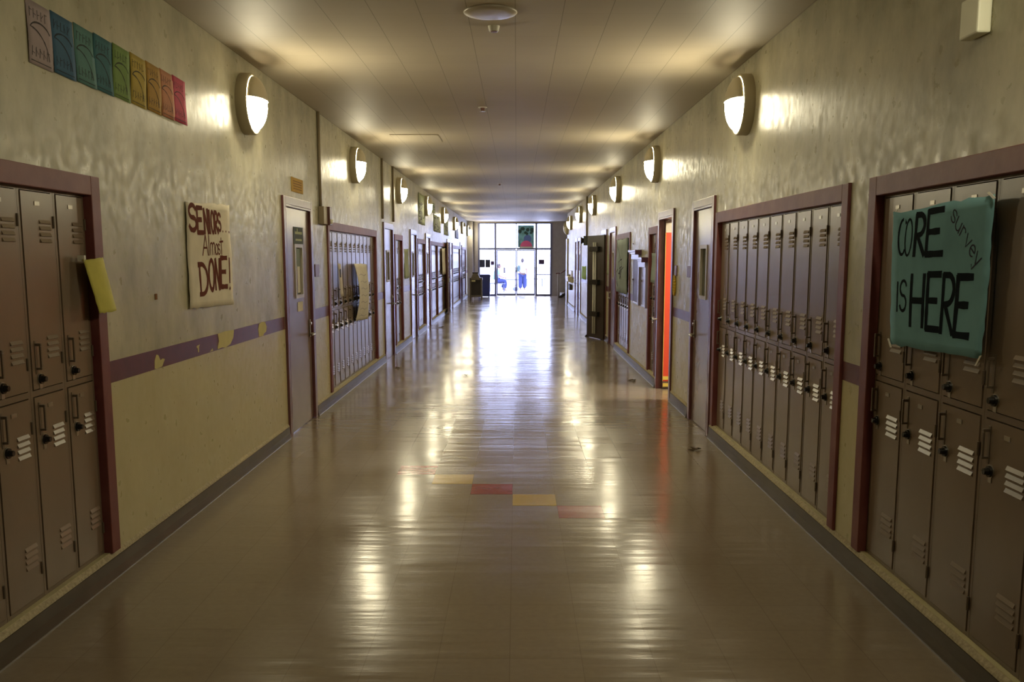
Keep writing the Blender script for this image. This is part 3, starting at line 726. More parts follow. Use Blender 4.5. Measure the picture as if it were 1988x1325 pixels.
def plate(side, y, z, w_, h_, m, label, cat='room plate'):
    loc, rz = on_wall(side, y, z, 0)
    o = box_obj('room_number_plate', (-w_/2, w_/2, -.012, 0, -h_/2, h_/2), m, None, bevel=.003); o.location = loc; o.rotation_euler = (0, 0, rz)
    return tag(o, label, cat)
plate('L', 9.99, 1.55, .20, .13, M['plate_purple'], 'plum room plate beside the first left door')
plate('R', 9.86, 1.54, .20, .12, M['plate_purple'], 'plum room plate beside the first right door')
plate('R', 10.68, 1.54, .14, .12, M['plate_purple'], 'plum room plate beside the open classroom door')
o = plate('R', 15.0-.35, 1.9, .02, .02, M['dial'], 'tiny black hook on the right wall above the purple cabinets', 'hook'); o.name = 'wall_hook'
# conduits
def conduit(side, y, z0, z1, r, label, name='conduit'):
    s = 1 if side == 'L' else -1; X = (XL if side == 'L' else XR) + s*r
    bm = bmesh.new(); cyl(bm, (X, y, z0), (X, y, z1), r, n=12)
    o = mesh_obj(name, bm, M['pipe'], None, smooth=True)
    return tag(o, label, 'pipe')
conduit('L', 10.22, 2.24, ZC, .016, 'thin painted conduit dropping from the ceiling to the alarm box')
conduit('L', 14.95, 2.30, ZC, .018, 'thin painted pipe above the second left door, nearer of two')
conduit('L', 16.25, 2.30, ZC, .018, 'thin painted pipe past the second left door, farther of two')
conduit('R', 24.2, 2.24, ZC, .022, 'dark conduit on the right wall beyond the fire door')
t = sheet_thing('fire_alarm', 'dark red alarm strobe with grey back box, left wall by the long bank', 'fire alarm', 'L', 10.30, 2.13)
box_obj('back_box', (-.13, .06, -.06, 0, -.08, .11), M['pipe'], t, bevel=.005)
box_obj('alarm_body', (.07, .20, -.085, 0, -.085, .115), M['red_plastic'], t, bevel=.006)
bm = bmesh.new(); cyl(bm, (.13, -.085, -.045), (.13, -.105, -.045), .028, .018); mesh_obj('strobe_lens', bm, M['device'], t)
t = sheet_thing('alarm_horn', 'dark horn box below the conduit on the right wall', 'alarm', 'R', 24.3, 2.12)
box_obj('horn_body', (-.12, .12, -.10, 0, -.12, .12), M['dial'], t, bevel=.01); bm = bmesh.new(); cyl(bm, (0, -.10, 0), (0, -.17, 0), .06, .10); mesh_obj('horn_mouth', bm, M['door_dark'], t)
# white device near the ceiling on the right
t = sheet_thing('motion_sensor', 'ivory box mounted high on the right wall with thin conduit above', 'sensor', 'R', 3.80, 2.625)
box_obj('sensor_body', (-.075, .075, -.055, 0, -.075, .075), M['device'], t, bevel=.008)
bm = bmesh.new(); cyl(bm, (.03, -.012, .075), (.03, -.012, ZC-2.625), .010); mesh_obj('conduit', bm, M['device'], t, smooth=True)

# yellow telephone-shaped object hung by the classroom door
t = sheet_thing('hall_pass', 'yellow looped hall pass hanging below the plum plate', 'hall pass', 'R', 10.72, 1.38)
bm = bmesh.new()
pts = [(.05*math.cos(a), -.012, .11*math.sin(a)-.01) for a in [2*math.pi*i/20 for i in range(21)]]
tube(bm, pts, .012); mesh_obj('loop', bm, M['gold'], t, smooth=True)
bm = bmesh.new(); bx(bm, -.055, -.02, -.014, -.002, -.02, .11); mesh_obj('tag', bm, M['gold'], t)

# posters on far lockers / walls
t = sheet_thing('paper_poster', 'long curling white paper poster on the lockers past the first left door', 'poster', 'L', 12.72, 1.21, off=.0)
sh = Sheet([(-.50, .40), (.52, .385), (.55, -.40), (-.47, -.36)], lambda u, v: -.014 - .035*math.sin(math.pi*v)*(1-u) - .03*math.sin(math.pi*v))
sh.mesh('paper_sheet', mat('white_poster_paper', (.58, .53, .42), .85, noise=.06), t, edge=.005)
bm = bmesh.new()
def M2(x, y): return sh.at(x/sh.w, y/sh.h, .0018)
for q in range(7):
    z = .08 + q*.12
    ribbon(bm, [(.2*sh.w, z*sh.h), (.35*sh.w, (z+.02)*sh.h), (.6*sh.w, (z-.01)*sh.h), (.8*sh.w, (z+.015)*sh.h)], .010, M2, .4)
mesh_obj('faint_lettering', bm, mat('faint_ink', (.33, .29, .26), .8), t)
t = sheet_thing('paper_strip', 'narrow white paper strip on the second locker past the first left door', 'paper', 'L', 11.25, 1.42, off=-.012)
sh = Sheet([(-.10, .20), (.10, .19), (.13, -.20), (-.05, -.21)], lambda u, v: -.02 - .02*(1-v)); sh.mesh('sheet', mat('strip_paper', (.5, .45, .38), .85), t, 4, 8)
bm = bmesh.new(); bx(bm, -.03, .03, -.034, -.031, .03, .13); mesh_obj('dark_patch', bm, M['sign_navy'], t)
def flat_poster(side, y0, y1, z0, z1, m, label, strokes=0, inkm=None, name='paper_poster', off=.001, seed=1):
    t = sheet_thing(name, label, 'poster', side, (y0+y1)/2, (z0+z1)/2, off=off)
    a, b_ = (y1-y0)/2, (z1-z0)/2
    sh = Sheet([(-a, b_), (a, b_), (a, -b_), (-a, -b_)], lambda u, v: -.006 - .006*math.sin(5*v+seed)); sh.mesh('paper_sheet', m, t, 6, 8, edge=.01)
    if strokes:
        rr = random.Random(seed); bm = bmesh.new()
        def M2(x, y): return sh.at(x/sh.w, y/sh.h, .002)
        for q in range(strokes):
            u, v = rr.uniform(.1, .9), rr.uniform(.1, .9)
            pts = [(u*sh.w, v*sh.h)]
            for k in range(4):
                u = min(.95, max(.05, u + rr.uniform(-.2, .2))); v = min(.95, max(.05, v + rr.uniform(-.18, .18))); pts.append((u*sh.w, v*sh.h))
            ribbon(bm, pts, .02, M2, .3)
        mesh_obj('drawing', bm, inkm or M['ink_black'], t)
    return t
flat_poster('L', 17.85, 18.55, 1.28, 1.85, M['green_paper'], 'pale green paper on the left wall before the third left door')
flat_poster('L', 20.5, 22.0, 2.42, 3.10, M['green_paper'], 'large pale poster of dark drawings hung high, nearest of the high left posters', 16, seed=4)
flat_poster('L', 23.6, 24.6, 2.82, 3.08, M['green_paper'], 'dark bird-like drawing high on the left wall between two lamps', 5, seed=6)
flat_poster('L', 24.2, 26.4, 2.36, 2.80, M['green_paper'], 'wide pale green drawing below the bird-like one on the left wall', 14, seed=7)
flat_poster('L', 27.6, 29.4, 2.35, 3.0, M['green_paper'], 'pale green poster with heavy dark strokes beyond the fifth left lamp', 12, seed=9)
flat_poster('L', 32.6, 34.4, 2.35, 2.95, M['sign_navy'], 'dark navy poster high on the far left wall')
flat_poster('L', 26.6, 27.8, 1.2, 1.95, M['paper'], 'tan curled poster on the far left lockers', off=.02)
flat_poster('R', 24.5, 26.1, 1.10, 1.45, M['lime_paper'], 'lime green paper on the right wall beyond the fire door')
flat_poster('R', 23.0, 23.9, 1.1, 2.1, M['white'], 'white sheet standing in for a reflection on the right wall past the fire door')  # bright glossy reflection put in as a white sheet
flat_poster('R', 15.2, 16.85, 1.08, 2.0, M['teal_paper'], 'large teal paper sheet covering the upper lockers on the right', 6, M['ink_faint'], off=.022, seed=12)
flat_poster('R', 12.22, 12.76, 1.35, 1.75, M['teal_paper'], 'teal paper on the narrow locker pair beside the classroom door', off=-.018)
flat_poster('R', 18.35, 18.8, 1.35, 1.75, M['green_paper'], 'pale green paper between the brown door and the fire door')

# purple cabinets on the right wall
M['lilac'] = mat('lilac_gloss', (.30, .27, .40), .25)
def cabinet(y0, y1, z0, z1, panel, label):
    t = sheet_thing('wall_cabinet', label, 'cabinet', 'R', (y0+y1)/2, 0, group='purple wall cabinets')
    h = (y1-y0)/2; D = .035; zt = z1 - .13
    bm = bmesh.new(); bx(bm, -h, -h+.02, -.012, 0, z0, zt); bx(bm, h-.09, h, -D, 0, z0, zt); bx(bm, -h+.02, h-.09, -.012, 0, z0, z0+.03)
    mesh_obj('cabinet_frame', bm, M['lilac'], t, bevel=.004)
    box_obj('cabinet_door', (-h+.02, h-.09, -.008, 0, z0+.03, zt), panel, t)
    bm = bmesh.new(); bx(bm, -h, h, -D-.01, 0, zt, z1-.05); bx(bm, -h-.01, h+.01, -D-.03, 0, z1-.05, z1-.02); bx(bm, -h-.02, h+.02, -D-.06, 0, z1-.02, z1+.01)
    mesh_obj('cornice', bm, M['lilac'], t, bevel=.004)
    bm = bmesh.new(); bx(bm, h+.0205, h+.03, -D-.062, 0, z1-.06, z1+.01); mesh_obj('cornice_end_shade', bm, M['purple_dark'], t)  # shade on the end facing the viewer, put into a dark strip
    bm = bmesh.new(); cyl(bm, (-h+.06, -.008, 1.35), (-h+.06, -.03, 1.35), .012); mesh_obj('knob', bm, M['steel'], t)
cabinet(13.70, 14.55, .98, 1.79, M['purple_dark'], 'taller purple wall cabinet with dark panel, the farther of two')
cabinet(12.98, 13.62, .98, 1.68, M['lilac'], 'shorter pale purple wall cabinet beside the narrow locker pair')

# ---------------------------------------------------------------- ceiling fittings
t = thing('ceiling_speaker', 'flat round disc on the ceiling nearest the viewer', 'ceiling fixture', (-.168, 6.14, ZC))
bm = bmesh.new()
prof = [(.168, 0), (.172, -.006), (.165, -.014), (.12, -.020), (.0, -.022)]
n = 36; rings = [[bm.verts.new((max(r, .001)*math.cos(a), max(r, .001)*math.sin(a), z)) for a in [2*math.pi*i/n for i in range(n)]] for r, z in prof]
for A, B in zip(rings, rings[1:]):
    for i in range(n): bm.faces.new((A[i], A[(i+1) % n], B[(i+1) % n], B[i]))
mesh_obj('disc', bm, mat('ceiling_disc', (.46, .41, .33), .4), t, smooth=True)
def ceil_head(x, y, label, r=.028):
    t = thing('sprinkler', label, 'sprinkler', (x, y, ZC))
    bm = bmesh.new(); cyl(bm, (0, 0, 0), (0, 0, -.008), r*1.7, r*1.5, n=20); mesh_obj('escutcheon', bm, M['white'], t, smooth=False)
    bm = bmesh.new(); cyl(bm, (0, 0, -.008), (0, 0, -.04), r*.9, r*.6, n=16); mesh_obj('sprinkler_head', bm, M['oak'], t)
    bm = bmesh.new(); cyl(bm, (0, 0, -.040), (0, 0, -.044), r*1.1, n=16); mesh_obj('deflector', bm, M['steel'], t)
t = thing('ceiling_sensor', 'small cream canister on the ceiling beside the round disc', 'ceiling sensor', (-.155, 6.52, ZC))
bm = bmesh.new(); cyl(bm, (0, 0, 0), (0, 0, -.035), .040, .032, n=24); mesh_obj('canister', bm, M['white'], t)
bm = bmesh.new(); cyl(bm, (0, 0, -.035), (0, 0, -.040), .022, n=20); mesh_obj('sensor_lens', bm, M['oak'], t)
ceil_head(-.355, 9.93, 'bronze sprinkler in the ceiling centre, nearest one')
ceil_head(-.36, 20.0, 'bronze sprinkler in the ceiling centre, farther away')
t = thing('access_panel', 'square access panel in the ceiling left of centre', 'access panel', (-1.3, 12.45, ZC))
bm = bmesh.new(); bx(bm, -.31, .29, -.38, .36, -.006, 0); mesh_obj('panel', bm, M['ceiling'], t)
bm = bmesh.new(); bx(bm, -.32, .30, -.39, -.38, -.004, 0); bx(bm, .29, .30, -.38, .36, -.004, 0); bx(bm, -.32, -.31, -.38, .36, -.004, 0); mesh_obj('panel_edge', bm, M['pipe'], t)

# debris on the floor
def leaf(x, y, r, label, seed):
    rr = random.Random(seed); bm = bmesh.new()
    n = 9; c = bm.verts.new((0, 0, .012)); V = []
    for i in range(n):
        a = 2*math.pi*i/n; q = r*(1 if i % 2 else .45)*rr.uniform(.7, 1.2)
        V.append(bm.verts.new((q*math.cos(a)*1.3, q*math.sin(a), rr.uniform(.004, .03))))
    for i in range(n): bm.faces.new((c, V[i], V[(i+1) % n]))
    o = mesh_obj('dry_leaf', bm, M['debris']); md = o.modifiers.new('thickness', 'SOLIDIFY'); md.thickness = .004; md.offset = 0
    o.location = (x, y, .0); zmin = min(v.co.z for v in o.data.vertices)
    o.location.z = -zmin + .0025
    return tag(o, label, 'leaf')
leaf(1.58, 8.02, .055, 'dry brown leaf on the floor in front of the first right door', 1)
leaf(1.60, 12.65, .06, 'dry brown leaf on the floor near the purple cabinets', 2)
leaf(-.726, 13.2, .045, 'small dark leaf in the middle of the corridor floor', 3)
leaf(-1.83, 14.1, .05, 'small dark leaf on the floor before the second left door', 4)
leaf(-1.82, 22.4, .06, 'small dark leaf on the floor far down by the left wall', 5)

# ---------------------------------------------------------------- entrance
MX = [-1.70, -.93, -.02, .86, 1.56]; TZ = 2.05; TOP = 3.17
t = thing('window_1', 'glazed transom and sidelight frame of the entrance', 'window', (0, YE, 0), kind='structure')
bm = bmesh.new(); f = .045
for x in (MX[0]+f, MX[1], MX[3], MX[4]-f): bx(bm, x-f, x+f, -.02, .08, 0, TOP)
bx(bm, -.02-.02, -.02+.02, -.02, .08, TZ, TOP)
for a, b_ in ((MX[0]+2*f, MX[1]-f), (MX[1]+f, -.04), (0, MX[3]-f), (MX[3]+f, MX[4]-2*f)):
    bx(bm, a, b_, -.02, .08, TZ-.03, TZ+.05); bx(bm, a, b_, -.02, .08, TOP-.03, TOP)
for a, b_ in ((MX[0]+2*f, MX[1]-f), (MX[3]+f, MX[4]-2*f)): bx(bm, a, b_, -.02, .08, 0, .08)
bx(bm, MX[3]+f, MX[4]-2*f, -.01, .05, .92, .955); bx(bm, 1.24, 1.26, -.01, .05, .08, TZ-.03)
mesh_obj('window_frame', bm, M['alu'], t)
for a, b_, z0, z1 in ((MX[0]+2*f, MX[1]-f, .08, TZ-.03), (MX[3]+f, 1.24, .08, TZ-.03), (1.26, MX[4]-2*f, .08, TZ-.03), (MX[0]+2*f, MX[1]-f, TZ+.03, TOP-.03), (MX[1]+f, -.04, TZ+.03, TOP-.03), (0, MX[3]-f, TZ+.03, TOP-.03), (MX[3]+f, MX[4]-2*f, TZ+.03, TOP-.03)):
    box_obj('window_pane', (a, b_, .056, .062, z0, z1), M['glass'], t)
for i, (a, b_, nm) in enumerate(((MX[1]+f+.004, -.022, 'left'), (-.018, MX[3]-f-.004, 'right'))):
    t = thing('door_%d' % (20+i), '%s glass entrance door' % nm, 'door', (0, YE, 0), kind='structure')
    bm = bmesh.new(); s = .045
    bx(bm, a, a+s, 0, .045, .01, TZ-.035); bx(bm, b_-s, b_, 0, .045, .01, TZ-.035); bx(bm, a+s, b_-s, 0, .045, TZ-.075, TZ-.035); bx(bm, a+s, b_-s, 0, .045, .01, .11)
    mesh_obj('door_frame', bm, M['alu'], t)
    box_obj('door_pane', (a+s, b_-s, .02, .026, .11, TZ-.075), M['glass'], t)
    bm = bmesh.new(); cx_ = b_-.06 if i == 0 else a+.06
    tube(bm, [(cx_, 0, 1.05), (cx_, -.05, 1.05), (cx_, -.05, .85), (cx_, 0, .85)], .010); mesh_obj('pull_handle', bm, M['alu'], t)
# signs on the glass
def glass_sign(x0, x1, z0, z1, m, label):
    o = box_obj('window_sign', (x0, x1, YE+.030, YE+.054, z0, z1), m); return tag(o, label, 'sign')
glass_sign(-1.61, -1.395, 1.25, 1.59, M['sign_navy'], 'black sign on the left sidelight, left one of the pair')
glass_sign(-1.375, -1.16, 1.25, 1.59, M['sign_navy'], 'black sign on the left sidelight, right one of the pair')
glass_sign(-1.14, -.99, 1.35, 1.53, M['sign_plum'], 'small plum sign beside the two black signs')
glass_sign(.97, 1.22, 1.39, 1.59, M['sign_plum'], 'small plum sign on the right sidelight')
t = thing('window_poster', 'picture poster on the transom glass with teal, green and pink', 'poster', (.42, YE+.03, 2.10))
box_obj('poster_sheet', (-.36, .34, 0, .012, .02, .98), mat('poster_ground', (.20, .46, .52), .7, noise=.5, nscale=6, col2=(.10, .24, .22)), t)
bm = bmesh.new(); cyl(bm, (0, 0, .06), (0, -.004, .06), .26, n=24); bmesh.ops.bisect_plane(bm, geom=bm.verts[:]+bm.edges[:]+bm.faces[:], plane_co=(0, 0, .06), plane_no=(0, 0, 1), clear_inner=True)
mesh_obj('pink_mound', bm, mat('pink_print', (.70, .12, .28), .7), t)
bm = bmesh.new()
rr = random.Random(5)
for q in range(14): cx_, cz_ = rr.uniform(-.3, .28), rr.uniform(.60, .85); cyl(bm, (cx_, 0, cz_), (cx_, -.003 - q*.0002, cz_), rr.uniform(.04, .09), n=10)
mesh_obj('dark_foliage', bm, mat('dark_leaf_print', (.02, .06, .05), .7), t)
bm = bmesh.new(); cyl(bm, (.06, 0, .40), (.06, -.003, .40), .17, n=18); mesh_obj('blue_patch', bm, mat('blue_print', (.10, .16, .38), .7), t)
box_obj('white_strip', (-.30, .33, -.003, 0, .0, .05), M['white'], t)

# bins
t = thing('recycling_bin', 'tall navy plastic bin against the entrance glass', 'bin', (-1.36, 39.9, 0))
bm = bmesh.new(); prism(bm, [(-.21, .03), (.21, .03), (.235, .88), (-.235, .88)], -.22, .22, 'y'); mesh_obj('bin_body', bm, M['navy'], t, bevel=.02)
bm = bmesh.new(); prism(bm, [(-.25, .88), (.25, .88), (.25, .92), (.19, .97), (-.19, .97), (-.25, .92)], -.24, .24, 'y'); mesh_obj('bin_lid', bm, M['navy'], t, bevel=.01)
for x in (-.17, .17):
    bm = bmesh.new(); cyl(bm, (x, -.05, .03), (x, .05, .03), .03); mesh_obj('wheel', bm, M['dial'], t)
t = thing('litter_bin', 'wooden post-framed litter bin with dark panels by the left wall', 'bin', (-1.62, 37.2, 0))
for x in (-.22, .22):
    for y in (-.22, .22): box_obj('post', (x-.03, x+.03, y-.03, y+.03, 0, .86), M['wood'], t, bevel=.004)
box_obj('panel', (-.19, .19, -.20, .20, .12, .80), M['wood_dark'], t)
bm = bmesh.new(); bx(bm, -.25, .25, -.25, .25, .80, .88); bx(bm, -.19, .19, -.222, -.19, .12, .20); mesh_obj('rail', bm, M['wood'], t)
bm = bmesh.new(); prism(bm, [(-.20, .88), (.16, .88), (.08, 1.05), (-.12, 1.05)], -.18, .18, 'y'); mesh_obj('hood', bm, M['wood'], t)
box_obj('top_cap', (-.14, .10, -.15, .15, 1.05, 1.10), M['wood_dark'], t)
box_obj('label_plate', (-.17, -.02, -.258, -.25, .73, .79), mat('gold_plate', (.55, .50, .25), .4), t)

# stairs and handrail beyond the right wall
t = thing('staircase', 'stairs rising to the right beside the entrance', 'stairs', (1.9, 39.8, 0))
bm = bmesh.new()
for k in range(8): bx(bm, k*.29, k*.29+.29, -.55, .9, 0, .17*(k+1))
mesh_obj('steps', bm, M['end'], t)
bm = bmesh.new(); prism(bm, [(-.20, 0), (0, 0), (2.3, 1.35), (2.3, 1.62)], -.60, -.56, 'y'); mesh_obj('stringer', bm, M['wood_dark'], t)
t = thing('handrail', 'red-brown handrail with posts beside the stairs by the entrance', 'handrail', (1.64, 38.9, 0))
bm = bmesh.new(); tube(bm, [(0, 0, 1.03), (.18, 0, 1.03), (.50, 0, 1.22), (2.3, 0, 2.25)], .028); mesh_obj('rail', bm, M['oak'], t, smooth=True)
for x, z in ((.10, 1.02), (.42, 1.15)):
    bm = bmesh.new(); cyl(bm, (x, 0, 0), (x, 0, z), .028, n=12); mesh_obj('post', bm, M['end'], t, smooth=True)
# drinking fountain
t = sheet_thing('drinking_fountain', 'pale trough drinking fountain near the far end of the right wall', 'drinking fountain', 'R', 31.2, 0)
bm = bmesh.new(); prism(bm, [(-.16, 1.02), (-.14, .90), (0, .84), (0, 1.06), (-.16, 1.06)], -.75, .75, 'x'); mesh_obj('trough', bm, M['white'], t, bevel=.01)
bm = bmesh.new(); bx(bm, -.70, .70, -.03, 0, 1.06, 1.25); mesh_obj('splash_back', bm, M['white'], t)
for x in (-.4, .0, .4):
    bm = bmesh.new(); cyl(bm, (x, -.06, 1.06), (x, -.06, 1.12), .014); cyl(bm, (x, -.06, 1.12), (x, -.11, 1.13), .010); mesh_obj('spout', bm, M['steel'], t)
bm = bmesh.new(); bx(bm, -.6, .6, -.08, 0, .62, .80); mesh_obj('pipe_cover', bm, M['wood_dark'], t)

# ---------------------------------------------------------------- outside
tag(box_obj('ground_outside', (-60, 60, YE+.15, 160, -.12, -.02), M['concrete']), 'bright pale concrete patio outside the entrance', 'ground', kind='structure')
t = thing('building', 'pale building across the patio with low ledges', 'building', (0, 74, 0))
box_obj('building_wall', (-14, -4.2, 0, .4, -.02, 6.5), M['white_wall'], t)
box_obj('column', (-3.6, -3.2, -.2, .2, -.02, 6.5), M['white_wall'], t)
def picnic(x, y, label):
    t = thing('picnic_bench', label, 'bench', (x, y, -.02), group='benches on the patio')
    bm = bmesh.new(); bx(bm, -.62, .62, -.2, .2, .42, .47); mesh_obj('seat', bm, M['bench'], t)
    for q in (-.45, .45): box_obj('leg', (q-.03, q+.03, -.18, .18, 0, .42), M['bench'], t)
picnic(-.42, 53, 'pale blue bench outside, between the two people')
picnic(1.05, 55, 'pale blue bench outside, right of the standing person')
t = thing('planter_wall', 'low white planter box outside behind the left bench', 'planter', (-.45, 57, -.02)); box_obj('planter_body', (-.3, .75, -.2, .3, 0, 1.05), M['white_wall'], t, bevel=.02); box_obj('coping', (-.34, .79, -.24, .34, 1.05, 1.1), M['white'], t)
box_obj('end_post', (-.36, -.24, -.26, -.21, .75, 1.1), M['wood_dark'], t)
t = thing('planter_wall', 'low white planter box outside behind the right bench', 'planter', (1.35, 58, -.02)); box_obj('planter_body', (-.6, .9, -.2, .3, 0, 1.05), M['white_wall'], t, bevel=.02); box_obj('coping', (-.64, .94, -.24, .34, 1.05, 1.1), M['white'], t)
t = thing('duffel_bag', 'dark blue-grey bag on the patio between the doors', 'bag', (-.05, 47.5, -.02))
bm = bmesh.new(); bmesh.ops.create_uvsphere(bm, u_segments=16, v_segments=10, radius=.12)
for v in bm.verts: v.co.x *= 1.35; v.co.z = v.co.z*.9 + .108; v.co.y *= .8
mesh_obj('bag_body', bm, mat('bag_blue', (.10, .11, .25), .7), t, smooth=True)
bm = bmesh.new(); tube(bm, [(-.08, 0, .19), (-.05, 0, .27), (.05, 0, .27), (.08, 0, .19)], .012); mesh_obj('strap', bm, M['sign_navy'], t)

def skin_body(name, verts, edges, radii, m, parent, root=0, sub=2):
    me = bpy.data.meshes.new(name); me.from_pydata([Vector(v) for v in verts], edges, []); me.materials.append(m)
    o = bpy.data.objects.new(name, me); C.objects.link(o); o.parent = parent
    sk = o.modifiers.new('skin', 'SKIN'); sk.use_smooth_shade = True
    for i, r in enumerate(radii):
        rr_ = r if isinstance(r, tuple) else (r, r)
        me.skin_vertices[0].data[i].radius = rr_
    me.skin_vertices[0].data[root].use_root = True
    ss = o.modifiers.new('sub', 'SUBSURF'); ss.levels = sub; ss.render_levels = sub
    return o
def hand(verts, edges, radii, wrist_i, wrist, d, side):
    """palm and five fingers off a wrist; d is the pointing direction"""
    d = Vector(d).normalized(); s = d.cross(Vector((0, 1, 0))); s = s.normalized() if s.length > .1 else Vector((1, 0, 0))
    w_ = Vector(wrist); p = w_ + d*.07; pi = len(verts); verts.append(tuple(p)); radii.append((.030, .016)); edges.append((wrist_i, pi))
    for k, (o_, ln_) in enumerate(((-.027, .065), (-.009, .078), (.009, .074), (.027, .058))):
        a = p + s*o_ + d*.03; b_ = a + d*ln_*.6; c = b_ + d*ln_*.35 + Vector((0, -.012, 0))
        i0 = len(verts); verts.extend([tuple(a), tuple(b_), tuple(c)]); radii.extend([.009, .0085, .007]); edges.extend([(pi, i0), (i0, i0+1), (i0+1, i0+2)])
    a = w_ + d*.03 + s*side*.035; b_ = a + d*.04 + s*side*.02; i0 = len(verts); verts.extend([tuple(a), tuple(b_)]); radii.extend([.010, .009]); edges.extend([(wrist_i, i0), (i0, i0+1)])
def head_parts(t, c, yaw, skinm):
    """head with face, ears and hair, facing -y turned by yaw"""
    R = Matrix.Rotation(yaw, 3, 'Z'); c = Vector(c)
    bm = bmesh.new(); bmesh.ops.create_uvsphere(bm, u_segments=20, v_segments=16, radius=1)
    for v in bm.verts:
        x, y, z = v.co; f_ = 1 - .25*max(0, -z)
        v.co = Vector((x*.076*f_, y*.094*(1-.08*max(0, -z)), z*.115))
    for sgn in (-1, 1):
        bmesh.ops.create_icosphere(bm, subdivisions=1, radius=.016, matrix=Matrix.Translation((sgn*.078, .005, 0)) @ Matrix.Scale(1.6, 4, (0, 0, 1)))
    prism(bm, [(-.012, -.03), (.012, -.03), (0, .02)], -.112, -.08, 'y')
    for v in bm.verts: v.co = c + R @ v.co
    mesh_obj('head', bm, skinm, t, smooth=True)
    for sgn in (-1, 1):
        bm = bmesh.new(); bmesh.ops.create_icosphere(bm, subdivisions=1, radius=.010, matrix=Matrix.Translation(c + R @ Vector((sgn*.028, -.086, .005)))); mesh_obj('eye', bm, M['dial'], t)
    bm = bmesh.new(); bx(bm, -.022, .022, -.090, -.082, -.052, -.046)
    for v in bm.verts: v.co = c + R @ v.co
    mesh_obj('mouth', bm, M['plate_purple'], t)
    bm = bmesh.new(); bmesh.ops.create_uvsphere(bm, u_segments=20, v_segments=14, radius=1)
    for v in bm.verts: v.co = Vector((v.co.x*.084, v.co.y*.102 + .010, v.co.z*.122 + .008))
    bmesh.ops.bisect_plane(bm, geom=bm.verts[:]+bm.edges[:]+bm.faces[:], plane_co=(0, -.035, .02), plane_no=(0, -1, -.75), clear_outer=True)
    for v in bm.verts: v.co = c + R @ v.co
    mesh_obj('hair', bm, M['hair'], t, smooth=True)
# standing person seen through the right entrance door, back half turned
t = thing('person', 'standing person in a cream top and navy trousers outside the entrance', 'person', (.30, 48.5, -.02), math.radians(15))
v = [(0,0,.90),(0,0,1.05),(0,0,1.22),(0,0,1.34),(0,0,1.42),  (.10,0,.84),(.11,-.01,.47),(.11,.02,.09),(.11,-.14,.04),  (-.10,0,.84),(-.11,-.01,.47),(-.11,.02,.09),(-.11,-.14,.04),
     (.17,0,1.32),(.23,.02,1.06),(.20,-.14,.90),(-.17,0,1.32),(-.25,.01,1.08),(-.19,-.16,.96)]
e = [(0,1),(1,2),(2,3),(3,4),(0,5),(5,6),(6,7),(7,8),(0,9),(9,10),(10,11),(11,12),(3,13),(13,14),(14,15),(3,16),(16,17),(17,18)]
r = [(.15,.10),(.135,.095),(.15,.10),(.12,.08),.05, .085,.058,.04,.035,.085,.058,.04,.035, .055,.042,.028,.055,.042,.028]
hand(v, e, r, 15, v[15], (-.2, -.6, -.5), 1); hand(v, e, r, 18, v[18], (.2, -.6, -.3), -1)
skin_body('body', v, e, r, M['skin'], t)
skin_body('trousers', [(0,0,.93),(.10,0,.82),(.11,0,.47),(.11,.01,.10),(-.10,0,.82),(-.11,0,.47),(-.11,.01,.10)], [(0,1),(1,2),(2,3),(0,4),(4,5),(5,6)], [(.20,.14),.135,.118,.108,.135,.118,.108], M['jeans'], t)
skin_body('shirt', [(0,0,.88),(0,0,1.08),(0,0,1.24),(0,0,1.36),(.18,0,1.32),(.24,.02,1.10),(-.18,0,1.32),(-.255,.01,1.12)], [(0,1),(1,2),(2,3),(3,4),(4,5),(3,6),(6,7)], [(.185,.13),(.165,.12),(.175,.12),(.09,.075),.075,.062,.075,.062], M['shirt_white'], t, root=1)
head_parts(t, (0, -.01, 1.54), math.radians(160), M['skin'])
bm = bmesh.new(); prism(bm, [(-.38, .95), (-.22, 1.0), (-.18, 1.16), (-.24, 1.32), (-.33, 1.18)], -.22, -.08, 'y'); mesh_obj('held_bag', bm, mat('dark_green_bag', (.03, .06, .06), .7), t, bevel=.01)
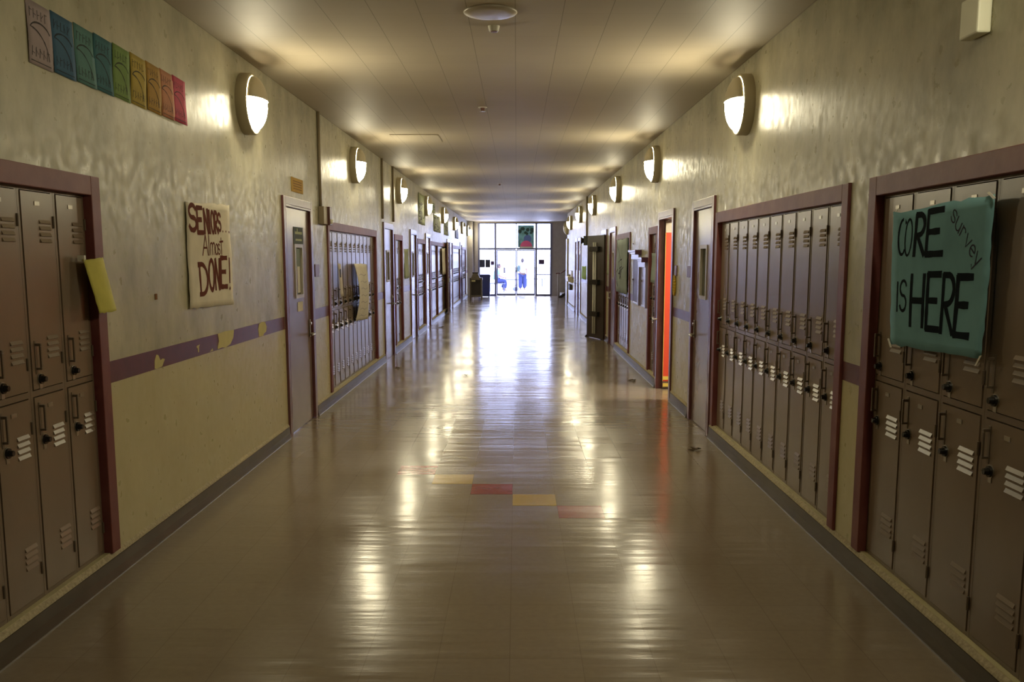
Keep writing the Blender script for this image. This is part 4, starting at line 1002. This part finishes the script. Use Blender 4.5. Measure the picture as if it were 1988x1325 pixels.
# seated person at the left, leaning forward
BZ = .44
t = thing('bench', 'bench outside under the seated person', 'bench', (-1.05, 46.6, -.02)); box_obj('seat', (-.35, .50, -.22, .22, BZ-.05, BZ), M['bench'], t)
for q in (-.28, .42): box_obj('leg', (q-.03, q+.03, -.18, .18, 0, BZ-.05), M['bench'], t)
t = thing('person', 'seated person in pale blue shirt and navy trousers on a bench outside', 'person', (-1.05, 46.6, -.02))
v = [(0,0,.56),(.01,0,.75),(.05,0,.95),(.10,0,1.08),(.14,0,1.17), (.10,-.10,.53),(.50,-.12,.54),(.46,-.12,.10),(.58,-.12,.05), (.10,.10,.53),(.44,.14,.54),(.36,.14,.10),(.48,.14,.05),
     (.10,-.17,1.04),(.16,-.22,.80),(.38,-.16,.70),(.10,.17,1.04),(.18,.22,.80),(.38,.14,.70)]
e = [(0,1),(1,2),(2,3),(3,4),(0,5),(5,6),(6,7),(7,8),(0,9),(9,10),(10,11),(11,12),(3,13),(13,14),(14,15),(3,16),(16,17),(17,18)]
r = [(.12,.14),(.10,.13),(.11,.14),(.09,.11),.05, .08,.058,.038,.034,.08,.058,.038,.034, .05,.042,.028,.05,.042,.028]
hand(v, e, r, 15, v[15], (.8, .1, -.1), 1); hand(v, e, r, 18, v[18], (.8, -.1, -.1), -1)
skin_body('body', v, e, r, M['skin'], t)
skin_body('trousers', [(0,0,.57),(.12,-.10,.545),(.50,-.12,.55),(.47,-.12,.16),(.12,.10,.545),(.44,.14,.55),(.37,.14,.16)], [(0,1),(1,2),(2,3),(0,4),(4,5),(5,6)], [(.15,.16),.125,.11,.09,.125,.11,.09], M['jeans'], t)
skin_body('shirt', [(-.01,0,.60),(.01,0,.77),(.05,0,.95),(.10,0,1.09),(.10,-.18,1.04),(.15,-.22,.84),(.10,.18,1.04),(.17,.22,.84)], [(0,1),(1,2),(2,3),(3,4),(4,5),(3,6),(6,7)], [(.15,.17),(.13,.16),(.14,.17),(.08,.09),.075,.06,.075,.06], M['shirt_blue'], t, root=1)
head_parts(t, (.18, 0, 1.27), math.radians(80), M['skin'])
